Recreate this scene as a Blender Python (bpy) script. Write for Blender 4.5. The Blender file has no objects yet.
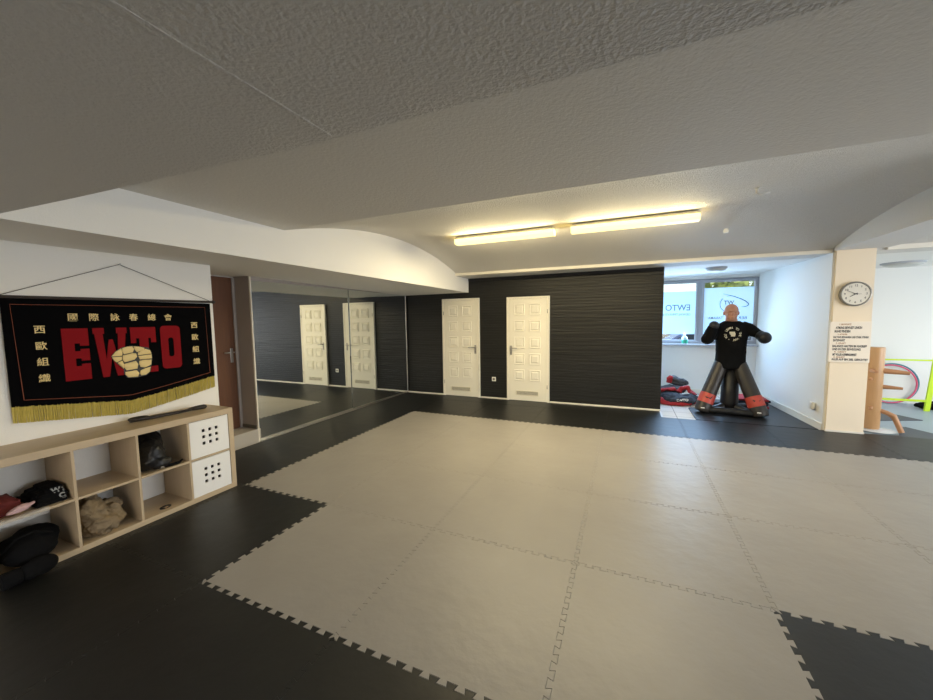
import bpy, bmesh, math, random
from mathutils import Vector, Matrix, Euler, noise
from mathutils.bvhtree import BVHTree
from mathutils.geometry import delaunay_2d_cdt
rnd = random.Random(7)
C = bpy.context.scene.collection
PI = math.pi

# ------------------------------------------------------------------ camera, sky, lights, exposure
sc = bpy.context.scene
cd = bpy.data.cameras.new('camera'); cam = bpy.data.objects.new('camera', cd); C.objects.link(cam)
cd.sensor_fit = 'HORIZONTAL'; cd.sensor_width = 36; cd.lens = 371.17 / 933 * 36
cd.clip_start = 0.02
def _cam():
    yaw, pitch, roll = -0.4085, 0.0808, -0.0135
    f = Vector((math.sin(yaw) * math.cos(pitch), math.cos(yaw) * math.cos(pitch), -math.sin(pitch)))
    r0 = Vector((math.cos(yaw), -math.sin(yaw), 0)); u0 = r0.cross(f)
    r = math.cos(roll) * r0 + math.sin(roll) * u0; u = -math.sin(roll) * r0 + math.cos(roll) * u0
    m = Matrix((r, u, -f)).transposed().to_4x4(); m.translation = Vector((2.2676, -2.2753, 1.5163))
    return m
cam.matrix_world = _cam(); sc.camera = cam
vs = sc.view_settings
vs.view_transform = 'Standard'; vs.look = 'None'; vs.gamma = 1; vs.use_curve_mapping = False
vs.exposure = 0.0

w = bpy.data.worlds.new('sky'); sc.world = w; w.use_nodes = True
bg = w.node_tree.nodes['Background']
sky = w.node_tree.nodes.new('ShaderNodeTexSky'); sky.sky_type = 'NISHITA'; sky.sun_disc = False
sky.sun_elevation = math.radians(38); sky.sun_rotation = math.radians(150); sky.dust_density = 2.5
w.node_tree.links.new(sky.outputs[0], bg.inputs[0]); bg.inputs[1].default_value = 0.45

def area(name, loc, direction, sx, sy, power, col, parent=None):
    l = bpy.data.lights.new(name, 'AREA'); l.shape = 'RECTANGLE'; l.size = sx; l.size_y = sy
    l.energy = power; l.color = col
    o = bpy.data.objects.new(name, l); C.objects.link(o)
    o.matrix_world = Matrix.Translation(loc) @ Vector(direction).to_track_quat('-Z', 'Y').to_matrix().to_4x4()
    return o
# daylight through the alcove windows, the side room's windows and the shop front behind the camera
area('daylight_alcove', (3.40, 6.22, 1.50), (-0.15, -1, -0.35), 1.1, 0.9, 40, (0.42, 0.66, 1.0))
area('daylight_side_room', (8.62, 5.0, 1.55), (-1, -0.1, -0.1), 2.2, 1.4, 36, (0.66, 0.84, 1.0))
area('daylight_side_hall', (8.62, 0.9, 1.45), (-1, 0.1, -0.05), 4.2, 1.5, 200, (0.92, 0.95, 1.0))
area('daylight_front', (1.8, -5.25, 1.25), (0, 1, 0.0), 4.6, 1.5, 13, (1.0, 0.97, 0.92))

# ------------------------------------------------------------------ materials
def mat(name, col, rough=0.6, metal=0.0, bump=None, var=None, spec=0.5, coat=0.0, sheen=0.0):
    """bump=(scale, strength, distance, detail); var=(scale, amount)"""
    m = bpy.data.materials.new(name); m.use_nodes = True; nt = m.node_tree; b = nt.nodes['Principled BSDF']
    b.inputs['Base Color'].default_value = (*col, 1); b.inputs['Roughness'].default_value = rough
    b.inputs['Metallic'].default_value = metal; b.inputs['Specular IOR Level'].default_value = spec
    b.inputs['Coat Weight'].default_value = coat
    if sheen: b.inputs['Sheen Weight'].default_value = sheen
    g = nt.nodes.new('ShaderNodeNewGeometry')
    if bump:
        n = nt.nodes.new('ShaderNodeTexNoise'); n.inputs['Scale'].default_value = bump[0]; n.inputs['Detail'].default_value = bump[3] if len(bump) > 3 else 3
        bp = nt.nodes.new('ShaderNodeBump'); bp.inputs['Strength'].default_value = bump[1]; bp.inputs['Distance'].default_value = bump[2]
        nt.links.new(g.outputs['Position'], n.inputs['Vector']); nt.links.new(n.outputs[0], bp.inputs['Height']); nt.links.new(bp.outputs[0], b.inputs['Normal'])
    if var:
        n2 = nt.nodes.new('ShaderNodeTexNoise'); n2.inputs['Scale'].default_value = var[0]; n2.inputs['Detail'].default_value = 5
        mx = nt.nodes.new('ShaderNodeMix'); mx.data_type = 'RGBA'
        mx.inputs[6].default_value = (*[c * (1 - var[1]) for c in col], 1); mx.inputs[7].default_value = (*[min(1, c * (1 + var[1])) for c in col], 1)
        nt.links.new(g.outputs['Position'], n2.inputs['Vector']); nt.links.new(n2.outputs[0], mx.inputs[0]); nt.links.new(mx.outputs[2], b.inputs['Base Color'])
    return m
def emis(name, col, strength):
    m = bpy.data.materials.new(name); m.use_nodes = True; b = m.node_tree.nodes['Principled BSDF']
    b.inputs['Base Color'].default_value = (*[min(1, c) for c in col], 1)
    b.inputs['Emission Color'].default_value = (*col, 1); b.inputs['Emission Strength'].default_value = strength
    return m
def wood(name, c1, c2, axis, scale=6, rough=0.5, stretch=14):
    m = mat(name, c1, rough); nt = m.node_tree; b = nt.nodes['Principled BSDF']
    g = nt.nodes.new('ShaderNodeNewGeometry'); mp = nt.nodes.new('ShaderNodeMapping'); n = nt.nodes.new('ShaderNodeTexNoise')
    s = [stretch] * 3; s[axis] = 0.9
    mp.inputs['Scale'].default_value = s; n.inputs['Scale'].default_value = scale / 2; n.inputs['Detail'].default_value = 6; n.inputs['Distortion'].default_value = 0.6
    mx = nt.nodes.new('ShaderNodeMix'); mx.data_type = 'RGBA'; mx.inputs[6].default_value = (*c1, 1); mx.inputs[7].default_value = (*c2, 1)
    nt.links.new(g.outputs['Position'], mp.inputs['Vector']); nt.links.new(mp.outputs[0], n.inputs['Vector']); nt.links.new(n.outputs[0], mx.inputs[0]); nt.links.new(mx.outputs[2], b.inputs['Base Color'])
    return m
def plank_wall(name):
    m = mat(name, (0.02, 0.02, 0.02), 0.46, spec=0.4); nt = m.node_tree; b = nt.nodes['Principled BSDF']; L = nt.links
    g = nt.nodes.new('ShaderNodeNewGeometry'); sp = nt.nodes.new('ShaderNodeSeparateXYZ'); L.new(g.outputs['Position'], sp.inputs[0])
    mp = nt.nodes.new('ShaderNodeMapping'); mp.inputs['Scale'].default_value = (0.7, 0.7, 16); L.new(g.outputs['Position'], mp.inputs['Vector'])
    n = nt.nodes.new('ShaderNodeTexNoise'); n.inputs['Scale'].default_value = 1.6; n.inputs['Detail'].default_value = 6; L.new(mp.outputs[0], n.inputs['Vector'])
    nl = nt.nodes.new('ShaderNodeTexNoise'); nl.inputs['Scale'].default_value = 1.3; L.new(g.outputs['Position'], nl.inputs['Vector'])
    a0 = nt.nodes.new('ShaderNodeMath'); a0.operation = 'MULTIPLY_ADD'; a0.inputs[1].default_value = 0.03; L.new(nl.outputs[0], a0.inputs[0]); L.new(sp.outputs[2], a0.inputs[2])
    a = nt.nodes.new('ShaderNodeMath'); a.operation = 'MULTIPLY'; a.inputs[1].default_value = 1 / 0.048; L.new(a0.outputs[0], a.inputs[0])
    fr = nt.nodes.new('ShaderNodeMath'); fr.operation = 'FRACT'; L.new(a.outputs[0], fr.inputs[0])
    cr = nt.nodes.new('ShaderNodeValToRGB'); e = cr.color_ramp.elements
    e[0].position = 0.0; e[0].color = (0, 0, 0, 1); e[1].position = 0.12; e[1].color = (1, 1, 1, 1)
    e2 = cr.color_ramp.elements.new(0.92); e2.color = (0.85, 0.85, 0.85, 1); L.new(fr.outputs[0], cr.inputs[0])
    ad = nt.nodes.new('ShaderNodeMath'); ad.operation = 'MULTIPLY_ADD'; ad.inputs[1].default_value = 1.5; L.new(n.outputs[0], ad.inputs[0]); L.new(cr.outputs[0], ad.inputs[2])
    bp = nt.nodes.new('ShaderNodeBump'); bp.inputs['Strength'].default_value = 0.7; bp.inputs['Distance'].default_value = 0.007
    L.new(ad.outputs[0], bp.inputs['Height']); L.new(bp.outputs[0], b.inputs['Normal'])
    mx = nt.nodes.new('ShaderNodeMix'); mx.data_type = 'RGBA'; mx.inputs[6].default_value = (0.005, 0.005, 0.0045, 1); mx.inputs[7].default_value = (0.016, 0.016, 0.0145, 1)
    L.new(n.outputs[0], mx.inputs[0]); L.new(mx.outputs[2], b.inputs['Base Color'])
    return m
def tile_floor(name):
    m = mat(name, (0.8, 0.8, 0.8), 0.25); nt = m.node_tree; b = nt.nodes['Principled BSDF']
    g = nt.nodes.new('ShaderNodeNewGeometry'); br = nt.nodes.new('ShaderNodeTexBrick'); br.offset = 0; br.inputs['Scale'].default_value = 1
    br.inputs['Brick Width'].default_value = 0.30; br.inputs['Row Height'].default_value = 0.30; br.inputs['Mortar Size'].default_value = 0.005
    br.inputs['Color1'].default_value = (0.78, 0.78, 0.76, 1); br.inputs['Color2'].default_value = (0.74, 0.74, 0.73, 1); br.inputs['Mortar'].default_value = (0.25, 0.25, 0.25, 1)
    nt.links.new(g.outputs['Position'], br.inputs['Vector']); nt.links.new(br.outputs[0], b.inputs['Base Color']); return m
def glass(name, tint=(1, 1, 1), gloss=0.08):
    m = bpy.data.materials.new(name); m.use_nodes = True; nt = m.node_tree; nt.nodes.clear()
    o = nt.nodes.new('ShaderNodeOutputMaterial'); t = nt.nodes.new('ShaderNodeBsdfTransparent'); t.inputs[0].default_value = (*tint, 1)
    g = nt.nodes.new('ShaderNodeBsdfGlossy'); g.inputs['Roughness'].default_value = 0.03; mx = nt.nodes.new('ShaderNodeMixShader'); mx.inputs[0].default_value = gloss
    nt.links.new(t.outputs[0], mx.inputs[1]); nt.links.new(g.outputs[0], mx.inputs[2]); nt.links.new(mx.outputs[0], o.inputs[0]); return m

M = dict(
    ceil_low=mat('embossed_ceiling_paper', (0.70, 0.68, 0.645), 0.62, bump=(85, 0.55, 0.009, 2)),
    ceil=mat('woodchip_ceiling', (0.70, 0.68, 0.64), 0.7, bump=(75, 0.9, 0.014, 3)),
    ceil_beam=mat('plaster_beam', (0.74, 0.72, 0.68), 0.7, bump=(60, 0.35, 0.006, 2)),
    white=mat('white_wall', (0.86, 0.845, 0.80), 0.75, bump=(140, 0.35, 0.004, 3)),
    trimwhite=mat('white_trim', (0.80, 0.76, 0.66), 0.5, bump=(60, 0.2, 0.003)),
    reveal=mat('grey_reveal', (0.42, 0.38, 0.36), 0.6),
    step=mat('beige_step', (0.50, 0.46, 0.40), 0.5, var=(8, 0.1)),
    pillar=mat('cream_pillar', (0.93, 0.81, 0.63), 0.75, bump=(120, 0.4, 0.005, 3)),
    black_wall=plank_wall('black_plank_cladding'),
    black_trim=mat('black_trim', (0.008, 0.008, 0.009), 0.5),
    grey_mat=mat('grey_foam', (0.315, 0.294, 0.262), 0.43, bump=(7, 0.45, 0.012, 4), var=(2.2, 0.10), spec=0.45),
    dark_mat=mat('dark_foam', (0.0065, 0.007, 0.0062), 0.46, bump=(7, 0.35, 0.010, 4), var=(3, 0.12), spec=0.55),
    slate_dark=mat('dark_slate_foam', (0.014, 0.016, 0.020), 0.42, bump=(7, 0.3, 0.008, 4)),
    slate_mat=mat('slate_foam', (0.075, 0.085, 0.10), 0.55, bump=(8, 0.1, 0.004)),
    side_floor=mat('blue_grey_flooring', (0.33, 0.40, 0.45), 0.42, var=(1.5, 0.08)),
    screed=mat('dark_screed', (0.03, 0.03, 0.03), 0.8),
    tile=tile_floor('white_tile'),
    door=mat('cream_door_paint', (0.86, 0.82, 0.70), 0.38),
    brown=wood('brown_door_veneer', (0.155, 0.060, 0.023), (0.10, 0.037, 0.014), 2, rough=0.6),
    steel=mat('brushed_steel', (0.45, 0.43, 0.40), 0.3, 1.0),
    alu=mat('aluminium', (0.62, 0.60, 0.56), 0.35, 1.0),
    dark=mat('dark_void', (0.01, 0.01, 0.01), 0.7),
    oak=wood('oak_laminate_y', (0.56, 0.44, 0.29), (0.46, 0.35, 0.22), 1, rough=0.45),
    oakz=wood('oak_laminate_z', (0.56, 0.44, 0.29), (0.46, 0.35, 0.22), 2, rough=0.45),
    oakx=wood('oak_laminate_x', (0.50, 0.39, 0.26), (0.42, 0.32, 0.20), 0, rough=0.45),
    boxwhite=mat('white_board', (0.86, 0.85, 0.82), 0.45),
    velvet=mat('black_velvet', (0.003, 0.003, 0.0035), 0.95, spec=0.04),
    red=mat('red_applique', (0.23, 0.006, 0.010), 0.85, bump=(300, 0.3, 0.002), spec=0.15),
    gold=mat('gold_embroidery', (0.80, 0.62, 0.27), 0.55, bump=(260, 0.4, 0.003)),
    piping=mat('red_piping', (0.26, 0.07, 0.035), 0.7),
    fringe=mat('olive_gold_fringe', (0.56, 0.46, 0.11), 0.7, var=(40, 0.2)),
    cord=mat('thin_cord', (0.05, 0.04, 0.035), 0.8),
    black_cloth=mat('black_cloth', (0.004, 0.004, 0.0045), 0.9, bump=(40, 0.3, 0.01), spec=0.15),
    black_vinyl=mat('black_vinyl', (0.006, 0.006, 0.007), 0.45, bump=(25, 0.2, 0.006)),
    leg_vinyl=mat('grey_black_vinyl', (0.028, 0.024, 0.021), 0.42, bump=(60, 0.15, 0.003)),
    band=mat('red_orange_vinyl', (0.50, 0.065, 0.045), 0.45),
    skin=mat('tan_latex_skin', (0.46, 0.23, 0.15), 0.45, bump=(80, 0.1, 0.002)),
    print_=mat('cream_print', (0.62, 0.58, 0.44), 0.7),
    navy=mat('navy_fabric', (0.020, 0.026, 0.042), 0.7, bump=(50, 0.4, 0.01)),
    redfab=mat('red_fabric', (0.42, 0.018, 0.025), 0.7, bump=(50, 0.4, 0.01)),
    greyfab=mat('slate_fabric', (0.07, 0.08, 0.095), 0.7, bump=(50, 0.4, 0.01)),
    paper=mat('brown_paper', (0.22, 0.16, 0.09), 0.8, bump=(18, 0.8, 0.02)),
    pink=mat('pink_cloth', (0.55, 0.36, 0.36), 0.8),
    dullred=mat('dull_red_cloth', (0.13, 0.015, 0.013), 0.85),
    greyprint=mat('grey_print', (0.35, 0.35, 0.33), 0.8),
    plastic=mat('clear_plastic_film', (0.75, 0.74, 0.70), 0.12, bump=(30, 0.9, 0.02)),
    darkwood=mat('dark_wood', (0.022, 0.016, 0.012), 0.4),
    beech=wood('beech_wood', (0.60, 0.36, 0.17), (0.50, 0.28, 0.12), 2, rough=0.4, stretch=9),
    beechx=wood('beech_wood_arm', (0.52, 0.27, 0.13), (0.44, 0.22, 0.10), 0, rough=0.4, stretch=9),
    basewhite=mat('white_base_plate', (0.72, 0.74, 0.74), 0.25),
    neon=mat('neon_yellow', (0.62, 0.85, 0.02), 0.5),
    hooppink=mat('pink_hoop', (0.75, 0.10, 0.20), 0.35),
    hoopteal=mat('teal_hoop', (0.08, 0.28, 0.33), 0.35),
    clockrim=mat('grey_clock_rim', (0.30, 0.29, 0.26), 0.35, 0.5),
    clockface=mat('white_clock_face', (0.80, 0.77, 0.68), 0.4),
    ink=mat('black_ink', (0.03, 0.03, 0.03), 0.6),
    greyink=mat('grey_ink', (0.16, 0.15, 0.13), 0.6),
    brownink=mat('brown_ink', (0.40, 0.20, 0.09), 0.7),
    board=mat('cream_board', (0.94, 0.86, 0.74), 0.6),
    lampglow=emis('fluorescent_diffuser', (1.0, 0.87, 0.42), 1.5),
    lamphouse=mat('lamp_housing', (0.75, 0.70, 0.55), 0.4),
    opal=mat('opal_dome', (0.55, 0.55, 0.52), 0.3),
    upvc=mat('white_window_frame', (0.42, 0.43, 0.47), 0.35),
    film=emis('backlit_window_film', (0.47, 0.73, 0.94), 0.66),
    filmink=mat('blue_grey_lettering', (0.20, 0.33, 0.48), 0.6),
    glass=glass('window_glass'),
    green=mat('green_bottle', (0.05, 0.45, 0.28), 0.25),
    clearb=mat('pale_bottle', (0.55, 0.75, 0.80), 0.2),
    leaf=mat('leaf_green', (0.36, 0.46, 0.10), 0.6, var=(6, 0.5)),
    bark=mat('bark', (0.12, 0.08, 0.05), 0.9),
    ground=mat('paving', (0.40, 0.39, 0.36), 0.9),
    car=mat('car_blue', (0.10, 0.15, 0.30), 0.3), carglass=mat('car_glass', (0.03, 0.04, 0.05), 0.1),
    socket=mat('socket_plastic', (0.82, 0.80, 0.74), 0.35),
)
def mirror_mat():
    m = mat('mirror_silver', (0.78, 0.82, 0.83), 0.015, 1.0); return m
M['mirror'] = mirror_mat()

# ------------------------------------------------------------------ mesh helpers
class MB:
    def __init__(s): s.bm = bmesh.new()
    def box(s, lo, hi, bev=0.0, seg=2, m=None):
        t = bmesh.new(); bmesh.ops.create_cube(t, size=1)
        c = [(a + b) / 2 for a, b in zip(lo, hi)]; d = [abs(b - a) for a, b in zip(lo, hi)]
        for v in t.verts: v.co = Vector((v.co.x * d[0], v.co.y * d[1], v.co.z * d[2]))
        if bev: bmesh.ops.bevel(t, geom=t.edges[:], offset=min(bev, min(d) * 0.45), segments=seg, affect='EDGES', profile=0.5)
        mm = Matrix.Translation(c) if m is None else Matrix.Translation(c) @ m
        s.add(t, mm); return s
    def add(s, t, mm=None):
        me = bpy.data.meshes.new('tmp'); t.to_mesh(me); t.free()
        if mm is not None: me.transform(mm)
        s.bm.from_mesh(me); bpy.data.meshes.remove(me)
    def addmesh(s, me): s.bm.from_mesh(me)
    def prism(s, pts, a, b, axis=2):
        """polygon pts (2D, in the two remaining axes in cyclic order) extruded from a to b along axis"""
        def P(p, h):
            if axis == 2: return (p[0], p[1], h)
            if axis == 0: return (h, p[0], p[1])
            return (p[0], h, p[1])
        v0 = [s.bm.verts.new(P(p, a)) for p in pts]; v1 = [s.bm.verts.new(P(p, b)) for p in pts]; n = len(pts)
        s.bm.faces.new(v0[::-1]); s.bm.faces.new(v1)
        for i in range(n): s.bm.faces.new((v0[i], v0[(i + 1) % n], v1[(i + 1) % n], v1[i]))
        return s
    def tube(s, pts, r, n=10, cap=True, closed=False, squash=None):
        pts = [Vector(p) for p in pts]; N = len(pts); rs = r if isinstance(r, (list, tuple)) else [r] * N
        rings = []; prev = None
        for i, p in enumerate(pts):
            if closed: d = pts[(i + 1) % N] - pts[i - 1]
            else: d = (pts[min(i + 1, N - 1)] - pts[max(i - 1, 0)])
            d.normalize()
            if prev is None:
                a = Vector((0, 0, 1)) if abs(d.z) < 0.9 else Vector((1, 0, 0))
                x = d.cross(a).normalized()
            else:
                x = (prev - d * prev.dot(d)).normalized()
            prev = x; y = d.cross(x)
            rings.append([s.bm.verts.new(p + (x * math.cos(2 * PI * k / n) + y * math.sin(2 * PI * k / n) * (squash or 1)) * rs[i]) for k in range(n)])
        for i in range(N if closed else N - 1):
            A = rings[i]; B = rings[(i + 1) % N]
            for k in range(n): s.bm.faces.new((A[k], A[(k + 1) % n], B[(k + 1) % n], B[k]))
        if cap and not closed: s.bm.faces.new(rings[0][::-1]); s.bm.faces.new(rings[-1])
        return s
    def lathe(s, prof, loc, n=24, axis='z'):
        mm = {'z': Matrix.Identity(4), 'y': Matrix.Rotation(PI / 2, 4, 'X'), 'x': Matrix.Rotation(PI / 2, 4, 'Y')}[axis]
        mm = Matrix.Translation(loc) @ mm; rings = []
        for r, z in prof:
            if r < 1e-5: rings.append([s.bm.verts.new(mm @ Vector((0, 0, z)))])
            else: rings.append([s.bm.verts.new(mm @ Vector((r * math.cos(2 * PI * k / n), r * math.sin(2 * PI * k / n), z))) for k in range(n)])
        for A, B in zip(rings, rings[1:]):
            for k in range(n):
                q = [A[k % len(A)], A[(k + 1) % len(A)], B[(k + 1) % len(B)], B[k % len(B)]]
                q2 = []
                for v in q:
                    if v not in q2: q2.append(v)
                if len(q2) > 2: s.bm.faces.new(q2)
        for R in (rings[0], rings[-1]):
            if len(R) > 2: s.bm.faces.new(R)
        return s
    def ell(s, c, r, rot=None, sub=3):
        t = bmesh.new(); bmesh.ops.create_icosphere(t, subdivisions=sub, radius=1)
        mm = Matrix.Translation(c) @ (Euler(rot).to_matrix().to_4x4() if rot else Matrix.Identity(4)) @ Matrix.Diagonal((*r, 1))
        s.add(t, mm); return s
    def build(s, name, m, parent=None, smooth=False, recalc=True):
        if recalc: bmesh.ops.recalc_face_normals(s.bm, faces=s.bm.faces)
        me = bpy.data.meshes.new(name); s.bm.to_mesh(me); s.bm.free()
        return link(name, me, m, parent, smooth)
def link(name, me, m, parent=None, smooth=False):
    me.name = name
    if m is not None:
        me.materials.clear(); me.materials.append(M[m] if isinstance(m, str) else m)
    if smooth:
        for p in me.polygons: p.use_smooth = True
        if smooth == 'auto':
            try: me.set_sharp_from_angle(angle=math.radians(40))
            except Exception: pass
    o = bpy.data.objects.new(name, me); C.objects.link(o)
    if parent is not None: par(o, parent)
    return o
WM = {}
def wm(o):
    m = o.matrix_basis.copy()
    return wm(o.parent) @ o.matrix_parent_inverse @ m if o.parent else m
def par(o, p):
    o.parent = p; o.matrix_parent_inverse = wm(p).inverted()
def tag(o, label, cat, group=None, kind=None):
    o['label'] = label; o['category'] = cat
    if group: o['group'] = group
    if kind: o['kind'] = kind
    return o
def thing(name, label, cat, loc=(0, 0, 0), group=None, kind=None):
    o = bpy.data.objects.new(name, None); C.objects.link(o); o.location = loc; o.empty_display_size = 0.1
    return tag(o, label, cat, group, kind)
def struct(name, mb, m, label, cat, parent=None, smooth=False):
    o = mb.build(name, m, parent, smooth)
    return tag(o, label, cat, kind='structure')
def box(lo, hi, bev=0.0): return MB().box(lo, hi, bev)

def text_mesh(body, size, extrude=0.001, bold=0.0, align='CENTER', spacing=1.0, width=None):
    cu = bpy.data.curves.new('t', 'FONT'); cu.body = body; cu.size = size; cu.extrude = extrude; cu.offset = bold
    cu.align_x = align; cu.align_y = 'CENTER'; cu.space_character = spacing; cu.resolution_u = 3
    o = bpy.data.objects.new('t', cu); C.objects.link(o); bpy.context.view_layer.update()
    dg = bpy.context.evaluated_depsgraph_get(); me = bpy.data.meshes.new_from_object(o.evaluated_get(dg))
    bpy.data.objects.remove(o); bpy.data.curves.remove(cu)
    if width and len(me.vertices):
        xs = [v.co.x for v in me.vertices]; k = width / (max(xs) - min(xs))
        me.transform(Matrix.Diagonal((k, 1, 1, 1)))
    return me
def frame(origin, xdir, ydir):
    x = Vector(xdir).normalized(); y = Vector(ydir).normalized(); z = x.cross(y)
    m = Matrix((x, y, z)).transposed().to_4x4(); m.translation = Vector(origin); return m
def put_text(mb, body, origin, xdir, ydir, size, **k):
    me = text_mesh(body, size, **k); me.transform(frame(origin, xdir, ydir)); mb.addmesh(me); bpy.data.meshes.remove(me)

def blob(mb, voxel=0.012, smooth=6, amp=0.0, freq=6.0, seed=0, octave=2):
    """fuse the shapes of mb into one continuous surface"""
    bmesh.ops.recalc_face_normals(mb.bm, faces=mb.bm.faces)
    me = bpy.data.meshes.new('b'); mb.bm.to_mesh(me); mb.bm.free()
    o = bpy.data.objects.new('b', me); C.objects.link(o)
    r = o.modifiers.new('r', 'REMESH'); r.mode = 'VOXEL'; r.voxel_size = voxel
    s = o.modifiers.new('s', 'SMOOTH'); s.iterations = smooth; s.factor = 0.5
    bpy.context.view_layer.update(); dg = bpy.context.evaluated_depsgraph_get()
    out = bpy.data.meshes.new_from_object(o.evaluated_get(dg)); bpy.data.objects.remove(o); bpy.data.meshes.remove(me)
    if amp:
        ns = [v.normal.copy() for v in out.vertices]
        for v, n in zip(out.vertices, ns):
            p = v.co * freq + Vector((seed * 3.1, seed * 1.7, 0))
            d = noise.noise(p) + 0.5 * noise.noise(p * 2.1) + (0.35 * noise.noise(p * 4.3) if octave > 2 else 0)
            v.co += n * d * amp
    return out
def flat_floor(me, z):
    for v in me.vertices:
        if v.co.z < z: v.co.z = z
    return me
def clampin(me, y0, y1, z0, z1, x0=-1.43):
    for v in me.vertices: v.co.y = min(max(v.co.y, y0), y1); v.co.z = min(max(v.co.z, z0), z1); v.co.x = max(v.co.x, x0)
    return me
def conform(me, src, axis_dir, gap):
    """press a flat print onto a mesh along axis_dir"""
    bm = bmesh.new(); bm.from_mesh(src); t = BVHTree.FromBMesh(bm); bm.free(); d = Vector(axis_dir)
    out = bmesh.new(); out.from_mesh(me); miss = []
    for v in out.verts:
        h = t.ray_cast(v.co - d * 0.5, d)
        if h[0] is not None: v.co = h[0] - d * gap
        else: miss.append(v)
    bmesh.ops.delete(out, geom=miss, context='VERTS'); out.to_mesh(me); out.free()
    return me

# ------------------------------------------------------------------ room shell
ZL = 2.045; ZB = 2.34; ZT = 2.80; XB = -0.574
struct('floor', box((-3.0, -5.4, -0.12), (8.7, 4.03, -0.022)).box((-3.0, 4.03, -0.12), (2.79, 4.6, -0.022)), 'screed', 'dark screed floor under the training mats', 'floor')
struct('floor_alcove', box((2.79, 4.03, -0.12), (4.66, 6.6, -0.020)), 'tile', 'white square floor tiles in the window alcove', 'floor')
struct('floor_side_room', box((4.66, 4.03, -0.12), (8.7, 6.7, -0.022)), 'side_floor', 'smooth blue-grey floor of the side room', 'floor')
# low ceiling and bulkhead
FE = [(8.8, -1.412), (1.4, -1.412), (1.0, -1.43), (0.2, -1.472), (XB, -1.522)]
struct('ceiling_low', MB().prism([(XB, -5.5), (8.8, -5.5)] + FE, 2.035, ZT), 'ceil_low', 'low embossed grey ceiling in the foreground', 'ceiling')
def bulkhead():
    m = MB(); ys = [-5.5, -1.5, 1.0, 4.43]; zo = [2.085, 2.085, 2.095, 2.04]; rows = []
    for y, z in zip(ys, zo):
        rows.append([m.bm.verts.new(p) for p in ((XB, y, ZL), (-2.07, y, z), (-2.6, y, z + 0.01), (-2.6, y, ZT), (XB, y, ZT))])
    for A, B_ in zip(rows, rows[1:]):
        for k in range(5): m.bm.faces.new((A[k], A[(k + 1) % 5], B_[(k + 1) % 5], B_[k]))
    m.bm.faces.new(rows[0]); m.bm.faces.new(rows[-1][::-1]); return m
struct('ceiling_bulkhead', bulkhead(), 'white', 'lowered white bulkhead above the mirrors and banner', 'ceiling')
struct('ceiling_beam', MB().prism(FE[::-1] + [(8.8, 0.21), (XB, 0.21)], ZB, ZT), 'ceil_beam', 'flat plastered beam between the low ceiling and the vault', 'ceiling')
def vault(x0, x1, y0a, y0b, y1a=3.86, y1b=3.86):
    m = MB(); n = 28; prof = []
    for i in range(n + 1):
        t = i / n; prof.append((t, ZB + 0.262 * (1 - (2 * t - 1) ** 2) + 0.012 * t))
    ra = []; rb = []
    for t, z in prof:
        ra.append((x0, y0a + (y1a - y0a) * t, z)); rb.append((x1, y0b + (y1b - y0b) * t, z))
    va = [m.bm.verts.new(p) for p in ra]; vb = [m.bm.verts.new(p) for p in rb]
    ta = [m.bm.verts.new((p[0], p[1], ZT)) for p in ra]; tb = [m.bm.verts.new((p[0], p[1], ZT)) for p in rb]
    for i in range(n):
        m.bm.faces.new((va[i], va[i + 1], vb[i + 1], vb[i])); m.bm.faces.new((ta[i], tb[i], tb[i + 1], ta[i + 1]))
        m.bm.faces.new((va[i], ta[i], ta[i + 1], va[i + 1])); m.bm.faces.new((vb[i], vb[i + 1], tb[i + 1], tb[i]))
    m.bm.faces.new((va[0], vb[0], tb[0], ta[0])); m.bm.faces.new((va[-1], ta[-1], tb[-1], vb[-1])); return m
struct('ceiling_vault', vault(XB, 4.66, 0.21, 0.21, 3.86, 4.04), 'ceil', 'shallow barrel vault carrying the two fluorescent lamps', 'ceiling')
struct('ceiling_vault_side', vault(5.18, 8.8, 0.21, 0.21, 4.05, 4.15), 'ceil', 'second shallow barrel vault beyond the pillar beam', 'ceiling')
struct('ceiling_back_beam', MB().prism([(XB, 3.86), (4.66, 4.04), (8.8, 4.15), (8.8, 4.43), (XB, 4.43)], 2.308, ZT), 'ceil', 'flat beam in front of the black wall', 'ceiling')
struct('trim_1', MB().prism([(XB, 3.835), (4.66, 4.015), (4.66, 4.042), (XB, 3.862)], 2.306, 2.352), 'trimwhite', 'cream strip at the edge of the back beam', 'trim')
struct('trim_2', MB().prism([(5.18, 4.02), (8.8, 4.12), (8.8, 4.15), (5.18, 4.05)], 2.306, 2.36), 'trimwhite', 'cream strip at the beam edge of the side room', 'trim')
struct('ceiling_pillar_beam', MB().prism([(0.21, 2.328), (3.97, 2.328), (3.97, ZT), (0.21, ZT)], 4.66, 5.18, 0), 'ceil_beam', 'beam running from the pillar towards the camera', 'ceiling')
struct('ceiling_alcove', box((2.6, 4.43, 2.308), (8.8, 6.75, ZT)), 'white', 'white ceiling of the window alcove and side room', 'ceiling')
struct('trim_3', MB().box((1.480, -5.0, 2.035 - 0.0008), (1.500, -1.43, 2.045), 0.001), 'ceil_low', 'thin raised joint across the low grey ceiling', 'trim')
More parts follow.
